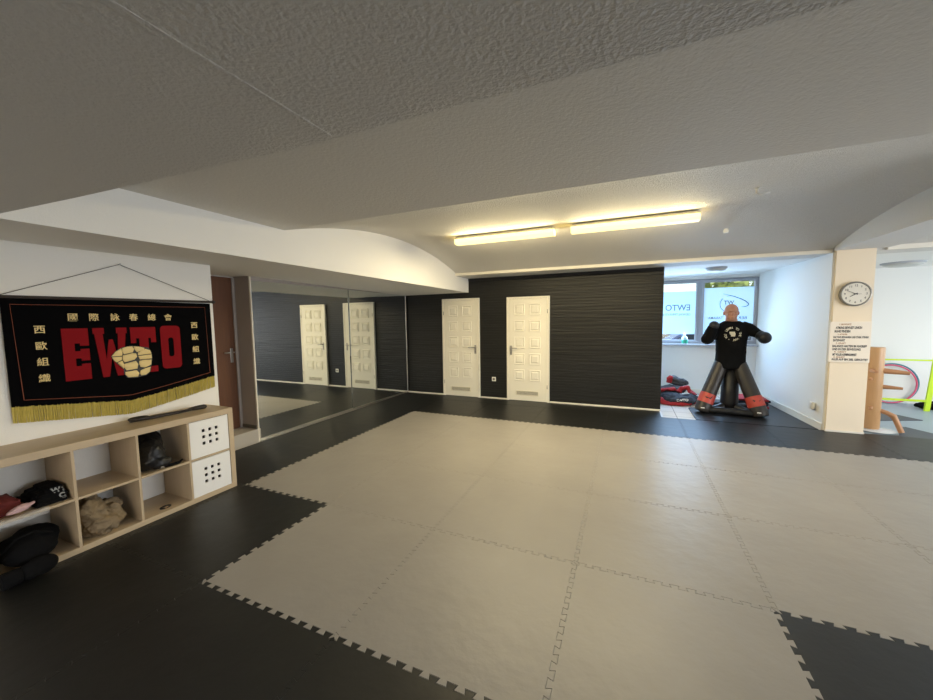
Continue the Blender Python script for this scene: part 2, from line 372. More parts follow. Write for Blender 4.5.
# walls
struct('wall_left', box((-2.5, -5.5, -0.1), (-1.44, 0.085, 2.12)), 'white', 'white wall behind the banner and shelf', 'wall')
struct('wall_recess', box((-2.5, 0.085, -0.1), (-2.34, 0.96, 2.15)), 'white', 'wall around the brown door', 'wall')
struct('wall_mirror', box((-2.5, 0.96, -0.1), (-2.052, 4.60, 2.15)), 'reveal', 'wall carrying the mirrors', 'wall')
struct('trim_4', box((-2.325, 0.925, 0.17), (-2.052, 0.961, 2.10)), 'reveal', 'grey reveal beside the brown door', 'trim')
struct('baseboard_reveal', box((-2.31, 0.915, 0.17), (-2.052, 0.926, 0.21)), 'greyink', 'dark skirting of the door reveal', 'baseboard')
struct('floor_step', box((-2.34, 0.086, -0.02), (-2.03, 0.96, 0.165)), 'step', 'pale step below the brown door', 'step')
struct('wall_back', box((-2.05, 4.43, -0.1), (2.79, 4.58, 2.40)), 'black_wall', 'black wall of horizontal planks with two white doors', 'wall')
struct('trim_5', box((-0.57, 4.412, 2.262), (2.79, 4.432, 2.308)), 'black_trim', 'black batten along the top of the plank wall', 'trim')
for i, (a, b) in enumerate(((-2.02, -1.15), (-0.335, 0.195), (1.005, 2.79))):
    struct('baseboard_back' if i == 0 else 'baseboard_back.%03d' % i, box((a, 4.402, -0.022), (b, 4.432, 0.022), 0.003), 'trimwhite', ('white unpainted strip at the foot of the black wall, ' + ('left of both doors', 'between the two doors', 'right of both doors')[i]), 'baseboard')
struct('trim_6', box((2.775, 4.04, -0.02), (2.80, 4.43, -0.004), 0.002), 'alu', 'bright edge strip where the mats end at the alcove', 'trim')
# alcove right wall ending in the pillar
struct('wall_alcove_right', MB().prism([(4.66, 4.0), (4.92, 4.0), (4.92, 6.45), (4.525, 6.45)], -0.1, 2.31), 'white', 'white side wall of the window alcove', 'wall')
struct('wall_pillar', box((4.684, 3.965, -0.1), (5.055, 4.36, 2.335)), 'pillar', 'cream pillar with the clock and notice', 'pillar')
struct('baseboard_alcove', MB().prism([(4.652, 4.0), (4.662, 4.0), (4.527, 6.38), (4.505, 6.38)], -0.02, 0.085), 'trimwhite', 'white skirting along the alcove side wall', 'baseboard')
struct('baseboard_pillar', box((4.674, 3.955, -0.02), (5.06, 3.966, 0.022), 0.002), 'trimwhite', 'pale skirting at the foot of the pillar', 'baseboard')
WX0, WX1 = 2.62, 4.535
wl = MB().box((2.58, 6.36, -0.1), (5.0, 6.60, 0.975)).box((2.58, 6.36, 2.262), (5.0, 6.60, 2.40)).box((2.58, 6.36, 0.9), (WX0, 6.60, 2.3)).box((WX1, 6.36, 0.9), (5.0, 6.60, 2.3))
struct('wall_window', wl, 'white', 'white wall below the two alcove windows', 'wall')
struct('baseboard_window', box((2.80, 6.345, -0.02), (4.52, 6.36, 0.06), 0.002), 'trimwhite', 'skirting below the alcove windows', 'baseboard')
struct('wall_alcove_left', box((2.60, 4.58, -0.1), (2.78, 6.40, 2.31)), 'white', 'left wall of the alcove behind the black wall', 'wall')
struct('wall_side_back', box((4.92, 6.52, -0.1), (8.8, 6.70, 2.31)), 'white', 'white back wall of the side room', 'wall')
def wall_with_holes_x(x0, x1, y0, y1, z0, z1, holes):
    m = MB(); y = y0
    for a, b, c, d in holes:
        m.box((x0, y, z0), (x1, a, z1)); m.box((x0, a, z0), (x1, b, c)); m.box((x0, a, d), (x1, b, z1)); y = b
    m.box((x0, y, z0), (x1, y1, z1)); return m
struct('wall_right', wall_with_holes_x(8.68, 8.85, -5.5, 6.7, -0.1, 2.75, [(-1.2, 3.0, 0.7, 2.1), (3.9, 6.1, 0.85, 2.2)]), 'white', 'right wall of the hall with windows', 'wall')
fm = MB().box((-2.5, -5.55, -0.1), (-0.6, -5.38, 2.06)).box((4.2, -5.55, -0.1), (8.8, -5.38, 2.06)).box((-0.6, -5.55, -0.1), (4.2, -5.38, 0.5)).box((-0.6, -5.55, 2.0), (4.2, -5.38, 2.06))
struct('wall_front', fm, 'white', 'front wall behind the camera with a shop window', 'wall')
def simple_window(name, lo, hi, ax, label):
    t = thing(name, label, 'window', ((lo[0] + hi[0]) / 2, (lo[1] + hi[1]) / 2, lo[2]), kind='structure')
    m = MB()
    a = 1 if ax == 0 else 0
    def B(p, q):
        l = [0, 0, p[1]]; h = [0, 0, q[1]]; l[ax] = lo[ax]; h[ax] = hi[ax]; l[a] = p[0]; h[a] = q[0]; m.box(l, h, 0.004)
    A0, A1, Z0, Z1 = lo[a], hi[a], lo[2], hi[2]; mid = (A0 + A1) / 2
    B((A0, Z0), (A1, Z0 + 0.06)); B((A0, Z1 - 0.06), (A1, Z1)); B((A0, Z0), (A0 + 0.06, Z1)); B((A1 - 0.06, Z0), (A1, Z1)); B((mid - 0.04, Z0), (mid + 0.04, Z1))
    m.build('window_frame', 'upvc', t)
    l = [0, 0, Z0 + 0.05]; h = [0, 0, Z1 - 0.05]; c = (lo[ax] + hi[ax]) / 2; l[ax] = c - 0.003; h[ax] = c + 0.003; l[a] = A0 + 0.05; h[a] = A1 - 0.05
    box(l, h).build('pane', 'glass', t)
simple_window('window_3', (8.72, -1.2, 0.7), (8.80, 3.0, 2.1), 0, 'wide window in the right wall of the hall')
simple_window('window_4', (8.72, 3.9, 0.85), (8.80, 6.1, 2.2), 0, 'window in the right wall of the side room')
simple_window('window_5', (-0.6, -5.50, 0.5), (4.2, -5.42, 2.0), 1, 'shop window behind the camera')

# alcove windows with printed film
def alcove_window(name, x0, x1, label, film_top):
    t = thing(name, label, 'window', ((x0 + x1) / 2, 6.42, 0.98), kind='structure')
    z0, z1 = 0.985, 2.255; f = 0.035
    def ring(x0, x1, z0, z1, f, ya, yb):
        return MB().box((x0, ya, z0), (x1, yb, z0 + f), 0.006).box((x0, ya, z1 - f), (x1, yb, z1), 0.006).box((x0, ya, z0 + f), (x0 + f, yb, z1 - f), 0.006).box((x1 - f, ya, z0 + f), (x1, yb, z1 - f), 0.006)
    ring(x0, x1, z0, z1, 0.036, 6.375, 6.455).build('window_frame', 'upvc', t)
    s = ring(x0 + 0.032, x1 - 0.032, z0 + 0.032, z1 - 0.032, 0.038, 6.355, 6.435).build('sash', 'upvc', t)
    a, b, c, d = x0 + 0.066, x1 - 0.066, z0 + 0.066, z1 - 0.066
    MB().tube([(x0 + 0.05, 6.352, 1.60), (x0 + 0.05, 6.325, 1.60), (x0 + 0.05, 6.322, 1.48)], 0.010, 8).build('handle', 'upvc', s, True)
    box((a, 6.392, c), (b, 6.398, d)).build('pane', 'glass', t)
    fl = box((a, 6.3885, c + 0.12), (b, 6.391, film_top)).build('window_film', 'film', t)
    return t, fl, (a, b, c, d)
w1, film1, r1 = alcove_window('window_1', 2.63, 3.585, 'left alcove window beside the black wall, frosted film with mirrored EWTO lettering', 2.03)
w2, film2, r2 = alcove_window('window_2', 3.585, 4.53, 'right alcove window behind the training dummy, frosted film with a swoosh logo', 2.075)
X_, Z_ = (-1, 0, 0), (0, 0, 1)
m = MB(); put_text(m, 'EWTO', (3.205, 6.388, 1.70), X_, Z_, 0.17, width=0.44, bold=0.003, extrude=0.0006); m.build('lettering', 'filmink', film1)
m = MB(); put_text(m, 'GEWALTPRÄVENTION', (3.11, 6.388, 1.565), X_, Z_, 0.068, width=0.64, extrude=0.0006); m.build('lettering', 'filmink', film1)
m = MB(); put_text(m, 'BER', (4.30, 6.388, 1.485), X_, Z_, 0.075, width=0.14, bold=0.001, extrude=0.0006); put_text(m, 'TARAMA', (3.86, 6.388, 1.487), X_, Z_, 0.072, width=0.25, bold=0.001, extrude=0.0006)
m.build('lettering', 'filmink', film2)
m = MB(); put_text(m, 'WT', (4.07, 6.388, 1.78), X_, Z_, 0.105, width=0.17, bold=0.003, extrude=0.0006); m.build('lettering', 'filmink', film2)
m = MB(); pts = []
for i in range(33):
    t = i / 32; pts.append((3.90 + 0.47 * math.sin(t * PI * 0.62) if t < 0.8 else 0, 0, 0))
sw = [(3.97, 1.955), (4.06, 1.93), (4.16, 1.895), (4.25, 1.855), (4.33, 1.81), (4.375, 1.765), (4.385, 1.74), (4.37, 1.715), (4.33, 1.70), (4.27, 1.698)]
m.tube([(x, 6.388, z) for x, z in sw], [0.003, 0.005, 0.008, 0.009, 0.010, 0.011, 0.011, 0.010, 0.008, 0.003], 6)
m.tube([(4.08 + 0.155 * math.cos(a), 6.388, 1.755 + 0.155 * math.sin(a)) for a in [PI * (0.75 + 0.85 * k / 16) for k in range(17)]], 0.007, 6)
m.tube([(4.08 + 0.155 * math.cos(a), 6.388, 1.755 + 0.155 * math.sin(a)) for a in [PI * (0.40 + 0.2 * k / 6) for k in range(7)]], 0.004, 6)
m.build('logo', 'filmink', film2)
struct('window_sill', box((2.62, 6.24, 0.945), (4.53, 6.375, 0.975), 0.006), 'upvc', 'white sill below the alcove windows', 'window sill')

# ------------------------------------------------------------------ interlocking mats
NP = 12; H = 0.0125
def edge_u(i, j):      # from (i,j) to (i+1,j), offset in v
    pts = [(i, j)]
    for k in range(NP):
        b = k / NP; p = 1 / NP
        if k == 0: pts.append((i + 0.015, j - H))
        pts += [(i + b + 0.30 * p, j - H), (i + b + 0.20 * p, j + H), (i + b + 0.80 * p, j + H), (i + b + 0.70 * p, j - H)]
    pts.append((i + 1 - 0.012, j - H)); pts.append((i + 1, j)); return pts
def edge_v(i, j):
    return [(i + b, j + a) for a, b in edge_u(0, 0)]
def inset(poly, d):
    n = len(poly); out = []
    for k in range(n):
        p0 = Vector(poly[k - 1]); p1 = Vector(poly[k]); p2 = Vector(poly[(k + 1) % n])
        a = (p1 - p0).normalized(); b = (p2 - p1).normalized()
        na = Vector((-a.y, a.x)); nb = Vector((-b.y, b.x)); s = na + nb
        k2 = 1 + na.dot(nb)
        out.append(tuple(p1 + (s / max(k2, 0.5)) * d))
    return out
def tile_mesh(poly, z0, z1, g=0.0005, bev=0.0015):
    a = inset(poly, g); b = inset(poly, g + bev); m = MB()
    lv = [[m.bm.verts.new((x, y, z)) for x, y in P] for P, z in ((a, z0), (a, z1 - bev * 0.8), (b, z1))]
    n = len(poly)
    for A, B in zip(lv, lv[1:]):
        for k in range(n): m.bm.faces.new((A[k], A[(k + 1) % n], B[(k + 1) % n], B[k]))
    m.bm.faces.new(lv[0][::-1])
    P = [Vector(p) for p in b]; xs = [p.x for p in P]; ys = [p.y for p in P]
    inner = []
    for gx in range(1, 8):
        for gy in range(1, 8):
            q = (min(xs) + (max(xs) - min(xs)) * gx / 8, min(ys) + (max(ys) - min(ys)) * gy / 8)
            c = False
            for k in range(n):
                p1, p2 = P[k - 1], P[k]
                if (p1.y > q[1]) != (p2.y > q[1]) and q[0] < (p2.x - p1.x) * (q[1] - p1.y) / (p2.y - p1.y) + p1.x: c = not c
            if c: inner.append(Vector(q))
    cv, _, cf, _, _, _ = delaunay_2d_cdt(P + inner, [(k, (k + 1) % n) for k in range(n)], [], 1, 1e-6)
    tv = [m.bm.verts.new((v.x, v.y, z1)) for v in cv]
    for f in cf:
        q = [tv[k] for k in f]; nz = (cv[f[1]] - cv[f[0]]).cross(cv[f[2]] - cv[f[0]])
        m.bm.faces.new(q if nz > 0 else q[::-1])
    bmesh.ops.remove_doubles(m.bm, verts=m.bm.verts, dist=2e-5)
    return m
def is_grey(i, j):
    if 0 <= j <= 2: return i >= -1
    if j == -1: return 0 <= i <= 2
    return False
cells = {}
for i in range(-2, 6):
    for j in range(-3, 5):
        x0, x1, y0, y1 = i, i + 1, j, j + 1
        if j == 4:
            if i > 2: continue
            y1 = 4.40
            if i == 2: x1 = 2.775
        if i == -2:
            x0 = -1.435 if j < 0 else -1.995
        if j == -3 and i > 3: continue
        cells[(i, j)] = (x0, x1, y0, y1)
def full_u(i, j):   # is the border between (i,j-1) and (i,j) a jigsaw edge
    return (i, j) in cells and (i, j - 1) in cells and i >= -1 and not (j == 4 and i == 2)
def full_v(i, j):   # border between (i-1,j) and (i,j)
    return (i, j) in cells and (i - 1, j) in cells and j < 4
ORD = ['first', 'second', 'third', 'fourth', 'fifth', 'sixth', 'seventh', 'eighth']
gz = 0
for (i, j), (x0, x1, y0, y1) in sorted(cells.items()):
    b = edge_u(i, j) if full_u(i, j) else [(x0, y0), (x1, y0)]
    t = edge_u(i, j + 1) if full_u(i, j + 1) else [(x0, y1), (x1, y1)]
    l = edge_v(i, j) if full_v(i, j) else [(x0, y0), (x0, y1)]
    r = edge_v(i + 1, j) if full_v(i + 1, j) else [(x1, y0), (x1, y1)]
    poly = b[:-1] + r[:-1] + t[::-1][:-1] + l[::-1][:-1]
    grey = is_grey(i, j)
    o = tile_mesh(poly, -0.0215, 0.0).build('grey_floor_mat' if grey else 'dark_floor_mat', 'grey_mat' if grey else 'dark_mat', recalc=False)
    tag(o, '%s puzzle mat, %s row from the black wall, %s from the mirror side' % ('grey' if grey else 'black', ORD[4 - j], ORD[i + 2]), 'floor mat', 'grey interlocking floor mats' if grey else 'black interlocking floor mats')
# mats of the alcove and the side room
tag(tile_mesh([(3.24, 4.045), (4.645, 4.045), (4.54, 5.75), (3.50, 5.75), (3.50, 5.02), (3.24, 4.84)], -0.0195, -0.004).build('alcove_mat', 'slate_dark', recalc=False), 'dark mat under the training dummy in the window alcove', 'floor mat')
tag(tile_mesh([(5.13, 4.30), (5.13, 5.46), (5.99, 5.58), (6.21, 5.15), (5.65, 4.93)], -0.0215, -0.012).build('side_room_mat', 'slate_mat', recalc=False), 'slate mat behind the wooden dummy, its corner pointing right', 'floor mat', 'slate mats in the side room')
tag(tile_mesh([(5.13, 4.05), (6.04, 4.05), (5.77, 4.62), (5.70, 4.60), (5.45, 4.10)], -0.0215, -0.012).build('side_room_mat', 'slate_mat', recalc=False), 'slate mat at the edge of the main mats, right of the wooden dummy base', 'floor mat', 'slate mats in the side room')

# ------------------------------------------------------------------ white panel doors
def panel_door(name, x0, x1, z1, label, handle_right, hinge_right):
    t = thing(name, label, 'door', ((x0 + x1) / 2, 4.41, 0), kind='structure')
    f = 0.035; ya, yb = 4.385, 4.432
    MB().box((x0, ya, -0.02), (x0 + f, yb, z1), 0.004).box((x1 - f, ya, -0.02), (x1, yb, z1), 0.004).box((x0 + f, ya, z1 - f), (x1 - f, yb, z1), 0.004).build('door_frame', 'door', t)
    a, b = x0 + f + 0.003, x1 - f - 0.003
    leaf = box((a, 4.392, 0.006), (b, 4.43, z1 - f - 0.003), 0.003).build('door_leaf', 'door', t)
    wd = b - a; pw = 0.205 if wd < 0.73 else 0.222; gap = 0.085; mid = (a + b) / 2 - 0.01
    for r in range(5):
        zc = 0.48 + r * 0.303
        for s in (-1, 1):
            xc = mid + s * (gap / 2 + pw / 2)
            m = MB(); hw = pw / 2; hh = 0.105
            y0, y1, y2, y3 = 4.3925, 4.379, 4.389, 4.377
            rings = []
            for dx, y in ((0, y0), (0.006, y1), (0.016, y1), (0.026, y2), (0.055, y3)):
                rings.append([m.bm.verts.new((xc + sx * (hw - dx), y, zc + sz * (hh - dx))) for sx, sz in ((-1, -1), (1, -1), (1, 1), (-1, 1))])
            for A, B in zip(rings, rings[1:]):
                for k in range(4): m.bm.faces.new((A[k], A[(k + 1) % 4], B[(k + 1) % 4], B[k]))
            m.bm.faces.new(rings[-1]); m.bm.faces.new(rings[0][::-1]); m.build('door_panel', 'door', leaf)
    hx = b - 0.045 if handle_right else a + 0.045; d = -1 if handle_right else 1
    h = box((hx - 0.02, 4.383, 0.86), (hx + 0.02, 4.3925, 1.03), 0.004).build('handle_plate', 'steel', leaf)
    MB().tube([(hx, 4.384, 0.985), (hx, 4.345, 0.985), (hx + d * 0.015, 4.335, 0.985), (hx + d * 0.125, 4.335, 0.982)], 0.009, 8).build('door_handle', 'steel', leaf, True)
    MB().lathe([(0, -0.003), (0.006, -0.003), (0.006, 0.0), (0, 0.0)], (hx, 4.383, 0.90), 10, 'y').build('keyhole', 'dark', leaf)
    g0, g1 = mid - 0.215, mid + 0.215
    m = MB().box((g0, 4.384, 0.105), (g1, 4.3925, 0.120), 0.002).box((g0, 4.384, 0.180), (g1, 4.3925, 0.195), 0.002).box((g0, 4.384, 0.12), (g0 + 0.015, 4.3925, 0.18)).box((g1 - 0.015, 4.384, 0.12), (g1, 4.3925, 0.18))
    for k in range(5): m.box((g0 + 0.015, 4.387, 0.126 + k * 0.011), (g1 - 0.015, 4.3915, 0.131 + k * 0.011))
    v = m.build('vent_grille', 'lamphouse', leaf); box((g0 + 0.012, 4.3912, 0.118), (g1 - 0.012, 4.3926, 0.182)).build('vent_backing', 'greyink', leaf)
    xh = b + 0.004 if hinge_right else a - 0.004
    for z in (0.25, 1.62): MB().tube([(xh, 4.383, z), (xh, 4.383, z + 0.07)], 0.007, 8).build('hinge', 'steel', t, True)
panel_door('door_1', -1.14, -0.345, 1.935, 'left white panel door in the black wall, handle on its right', True, False)
panel_door('door_2', 0.205, 0.998, 1.925, 'right white panel door in the black wall, handle on its left', False, True)
# brown door of the recess
t = thing('door_3', 'brown wooden door in the recess between shelf and mirror', 'door', (-2.33, 0.5, 0.165), kind='structure')
box((-2.345, 0.10, 0.166), (-2.318, 0.890, 2.085), 0.002).build('door_leaf', 'brown', t)
box((-2.345, 0.890, 0.166), (-2.305, 0.924, 2.085), 0.003).build('door_frame', 'reveal', t)
box((-2.318, 0.820, 1.02), (-2.312, 0.857, 1.20), 0.002).build('handle_plate', 'steel', t)
MB().tube([(-2.313, 0.838, 1.15), (-2.27, 0.838, 1.15), (-2.262, 0.825, 1.15), (-2.262, 0.715, 1.15)], 0.009, 8).build('door_handle', 'steel', t, True)

# ------------------------------------------------------------------ mirrors
def mirror(y0, y1, label):
    t = thing('wall_mirror_panel', label, 'mirror', (-2.04, (y0 + y1) / 2, 0.03), 'tall mirrors on the left wall')
    fx = (lambda y: -2.036 + 0.012 * (y - 0.95) / 1.75) if y0 < 2 else (lambda y: -2.036 + 0.050 * (y - 0.95) / 3.45)
    MB().prism([(-2.051, y0 + 0.002), (fx(y0), y0 + 0.002), (fx(y1), y1 - 0.002), (-2.051, y1 - 0.002)], 0.035, 2.043).build('mirror_glass', 'mirror', t)
mirror(0.945, 2.69, 'left mirror panel beside the brown door, reflecting the right white door')
mirror(2.69, 4.375, 'right mirror panel next to the corner with the black wall')
struct('trim_7', box((-2.052, 0.925, -0.02), (-2.028, 0.944, 2.09), 0.002), 'trimwhite', 'pale strip at the left edge of the mirrors', 'trim')
struct('trim_8', MB().prism([(-2.052, 0.944), (-1.999, 0.944), (-1.999, 4.40), (-2.052, 4.40)], -0.0215, 0.012).prism([(-2.052, 0.944), (-2.031, 0.944), (-1.981, 4.40), (-2.052, 4.40)], 0.0122, 0.0345), 'alu', 'pale metal ledge under the mirrors', 'trim')
struct('trim_9', box((-2.052, 4.376, 0.035), (-1.978, 4.392, 2.044), 0.002), 'alu', 'metal strip at the right edge of the mirrors', 'trim')

# ------------------------------------------------------------------ socket outlets
def socket(loc, axis, label, double=False):
    t = thing('wall_socket', label, 'socket', loc)
    x, y, z = loc
    if axis == 'y':
        box((x - 0.040, y - 0.010, z - 0.040), (x + 0.040, y, z + 0.040), 0.006).build('cover_plate', 'socket', t)
        MB().lathe([(0.024, 0), (0.024, 0.002), (0.018, 0.003), (0, 0.003)], (x, y - 0.0095, z), 20, 'y').build('socket_insert', 'greyink', t)
    else:
        box((x - 0.045, y - 0.04, z - 0.05), (x, y + 0.04, z + 0.05), 0.008).build('cover_plate', 'socket', t)
        box((x - 0.050, y - 0.025, z - 0.035), (x - 0.044, y + 0.025, z + 0.03), 0.004).build('socket_flap', 'socket', t)
socket((-0.066, 4.43, 0.375), 'y', 'white wall socket on the black wall between the two doors')
socket((4.640, 4.20, 0.285), 'x', 'white surface socket low on the alcove side wall')

# ------------------------------------------------------------------ banner
B = thing('wall_banner', 'black velvet EWTO banner with gold fist, red letters and yellow fringe above the shelf', 'banner', (-1.435, -0.62, 1.70))
XF = -1.420
y_of = lambda s: -1.262 + s * 1.308
def bottom(s):  # lower edge of the cloth
    return 0.985 - 0.085 * (s / 0.48) if s < 0.48 else 0.900 + 0.107 * ((s - 0.48) / 0.52) ** 1.15
n = 40; m = MB(); fr = []; bk = []
for i in range(n + 1):
    s = i / n; x = XF + 0.006 * math.sin(s * 9)
    fr.append((m.bm.verts.new((XF, y_of(s), 1.705)), m.bm.verts.new((XF, y_of(s), bottom(s))))); bk.append((m.bm.verts.new((XF - 0.008, y_of(s), 1.705)), m.bm.verts.new((XF - 0.008, y_of(s), bottom(s)))))
for i in range(n):
    a, b = fr[i], fr[i + 1]; c, d = bk[i], bk[i + 1]
    m.bm.faces.new((a[0], a[1], b[1], b[0])); m.bm.faces.new((c[0], d[0], d[1], c[1])); m.bm.faces.new((a[0], b[0], d[0], c[0])); m.bm.faces.new((a[1], c[1], d[1], b[1]))
m.bm.faces.new((fr[0][0], bk[0][0], bk[0][1], fr[0][1])); m.bm.faces.new((fr[n][0], fr[n][1], bk[n][1], bk[n][0]))
cloth = m.build('banner_cloth', 'velvet', B)
MB().tube([(-1.424, -1.30, 1.706), (-1.424, 0.075, 1.722)], 0.011, 10).build('hanging_rod', 'cord', B, True)
for y, z in ((-1.30, 1.706), (0.082, 1.722)): MB().ell((-1.424, y, z), (0.016, 0.02, 0.016), sub=2).build('rod_finial', 'cord', B, True)
MB().tube([(-1.424, -1.262, 1.716), (-1.430, -0.625, 1.990), (-1.424, 0.045, 1.732)], 0.0022, 6).build('hanging_cord', 'cord', B)
bp = [(-1.222, 1.658), (-0.004, 1.668), (0.004, 1.065)]
s_ = [0.97 - 0.04 * k for k in range(0, 24)]
for s in s_:
    if y_of(s) > -1.20: bp.append((y_of(s), bottom(s) + 0.045))
bp.append((-1.205, bottom(0.045) + 0.045))
MB().tube([(XF + 0.001, a, b) for a, b in bp], 0.002, 6, closed=True).build('border_piping', 'piping', cloth)
m = MB(); N = 330
for i in range(N):
    s = (i + 0.5) / N; y = y_of(s); zt = bottom(s) + 0.006; L = 0.112 + 0.003 * rnd.random(); wv = 0.0030; xo = rnd.uniform(-0.004, 0.004); dy = rnd.uniform(-0.004, 0.004)
    v = [m.bm.verts.new(p) for p in ((XF - 0.004 + xo, y - wv, zt), (XF - 0.004 + xo, y + wv, zt), (XF - 0.003 + xo, y + wv + dy, zt - L), (XF - 0.003 + xo, y - wv + dy, zt - L),
                                     (XF - 0.0005 + xo, y, zt), (XF + 0.0005 + xo, y + dy, zt - L))]
    m.bm.faces.new((v[0], v[4], v[5], v[3])); m.bm.faces.new((v[4], v[1], v[2], v[5])); m.bm.faces.new((v[1], v[0], v[3], v[2]))
m.box((XF - 0.006, y_of(0), 0.99), (XF - 0.002, y_of(0.001), 0.992))
fo = m.build('fringe', 'fringe', B); fo['kind'] = 'stuff'
def letter(poly, y0, y1, z0, z1, th=0.006, x=XF):
    return [(y0 + (y1 - y0) * a, z0 + (z1 - z0) * b) for a, b in poly]
E_ = [(0, 0), (1, 0), (1, .31), (.66, .31), (.66, .27), (.44, .27), (.44, .42), (.66, .42), (.66, .37), (1, .37), (1, .60), (.66, .60), (.66, .56), (.44, .56), (.44, .71), (.66, .71), (.66, .66), (1, .66), (1, 1), (0, 1)]
W_ = [(0, 1), (0, .88), (.04, .88), (.19, 0), (.38, 0), (.5, .42), (.62, 0), (.81, 0), (.96, .88), (1, .88), (1, 1), (.68, 1), (.68, .88), (.73, .88), (.67, .36), (.56, .76), (.44, .76), (.33, .36), (.27, .88), (.32, .88), (.32, 1)]
T_ = [(.2, 0), (1.0, 0), (1.0, .13), (.68, .13), (.68, .76), (.80, .76), (.80, .66), (1, .66), (1, 1), (0, 1), (0, .66), (.2, .66), (.2, .76), (.33, .76), (.33, .13), (.2, .13)]
for P, a, b in ((E_, -0.997, -0.855), (W_, -0.828, -0.622), (T_, -0.598, -0.424)):
    MB().prism(letter(P, a, b, 1.115, 1.493), XF - 0.0002, XF + 0.006, 0).build('letter', 'red', cloth)
def ring_poly(c, w, h, ch, n):
    out = []
    for sx, sz, a0 in ((1, 1, 0), (-1, 1, PI / 2), (-1, -1, PI), (1, -1, 1.5 * PI)):
        for k in range(n):
            a = a0 + PI / 2 * k / (n - 1); out.append((c[0] + sx * (w - ch) + ch * math.cos(a), c[1] + sz * (h - ch) + ch * math.sin(a)))
    return out
m = MB(); oc = (-0.312, 1.315); O1 = ring_poly(oc, 0.076, 0.186, 0.03, 5); O2 = ring_poly(oc, 0.021, 0.083, 0.018, 5); k = len(O1)
vv = [[m.bm.verts.new((x, *p)) for p in P] for P, x in ((O1, XF), (O1, XF + 0.006), (O2, XF + 0.006), (O2, XF))]
for A, Bq in zip(vv, vv[1:] + vv[:1]):
    for q in range(k): m.bm.faces.new((A[q], A[(q + 1) % k], Bq[(q + 1) % k], Bq[q]))
m.build('letter', 'red', cloth)
Yd, Zd = (0, 1, 0), (0, 0, 1)
for ch, y in zip('國際詠春總會', (-0.928, -0.812, -0.686, -0.566, -0.440, -0.318)):
    m = MB(); put_text(m, ch, (XF + 0.001, y, 1.570), Yd, Zd, 0.060, bold=0.0006, extrude=0.001); m.build('gold_character', 'gold', cloth)
for col_y, zs in ((-1.100, (1.487, 1.374, 1.264, 1.151)), (-0.109, (1.499, 1.388, 1.276, 1.162))):
    for ch, z in zip('西歐組織', zs):
        m = MB(); put_text(m, ch, (XF + 0.001, col_y, z), Yd, Zd, 0.060, bold=0.0006, extrude=0.001); m.build('gold_character', 'gold', cloth)
# fist emblem, embroidered patch: black ground with padded gold finger segments
oy, oz = -0.735, 1.345; S = 0.272
def F(a, b): return (oy + a * S, oz - b * S)
out = [(0.0, .28), (.10, .14), (.28, .03), (.50, 0), (.72, .04), (.92, .08), (1.0, .25), (1.0, .45), (.97, .62), (.93, .82), (.82, .93), (.55, .97), (.34, .94), (.27, .80), (.27, .68), (.17, .55), (.07, .42)]
fist = MB().prism([F(a, b) for a, b in out][::-1], XF - 0.0002, XF + 0.0075, 0).build('fist_emblem', 'ink', cloth)
m = MB()
def seg(pts, rot=0):          # a padded finger segment: its outline raised to a low cushion
    P = [F(a, b) for a, b in pts]; cy = sum(p[0] for p in P) / len(P); cz = sum(p[1] for p in P) / len(P); rings = []
    for k, x in ((1.0, 0.0070), (0.95, 0.0120), (0.60, 0.0165)):
        rings.append([m.bm.verts.new((XF + x, cy + (p[0] - cy) * k, cz + (p[1] - cz) * k)) for p in P])
    for A, B_ in zip(rings, rings[1:]):
        for k in range(len(P)): m.bm.faces.new((A[k], A[(k + 1) % len(P)], B_[(k + 1) % len(P)], B_[k]))
    m.bm.faces.new(rings[-1]); m.bm.faces.new(rings[0][::-1])
for q in ([(.01, .28), (.11, .15), (.25, .06), (.27, .22), (.25, .28)], [(.02, .30), (.25, .30), (.24, .40), (.12, .46), (.07, .41)], [(.14, .47), (.25, .42), (.29, .54), (.27, .66), (.18, .55)],
          [(.28, .05), (.40, .02), (.52, .02), (.56, .10), (.52, .20), (.30, .24), (.26, .14)], [(.55, .02), (.72, .05), (.82, .09), (.80, .16), (.62, .20), (.57, .13)],
          [(.27, .27), (.52, .22), (.60, .24), (.62, .34), (.55, .42), (.30, .48), (.26, .40)], [(.64, .22), (.84, .12), (.96, .17), (.99, .28), (.64, .30)], [(.64, .32), (.99, .30), (.99, .43), (.68, .43)],
          [(.29, .52), (.58, .46), (.63, .56), (.60, .70), (.33, .72), (.28, .62)], [(.66, .47), (.80, .45), (.98, .46), (.96, .62), (.80, .69), (.68, .66), (.65, .56)],
          [(.30, .76), (.58, .74), (.64, .84), (.60, .94), (.36, .93), (.29, .83)], [(.68, .76), (.80, .71), (.94, .68), (.91, .83), (.80, .91), (.68, .92), (.65, .84)]): seg(q)
m.build('gold_padding', 'gold', fist, 'auto')
t = thing('wall_nail', 'small nail holding the banner cord on the white wall', 'nail', (-1.44, -0.625, 1.992))
MB().tube([(-1.44, -0.625, 1.988), (-1.418, -0.625, 1.992)], 0.003, 8).build('nail_shank', 'steel', t); MB().lathe([(0, 0), (0.007, 0), (0.007, 0.003), (0, 0.003)], (-1.418, -0.625, 1.992), 10, 'x').build('nail_head', 'steel', t)

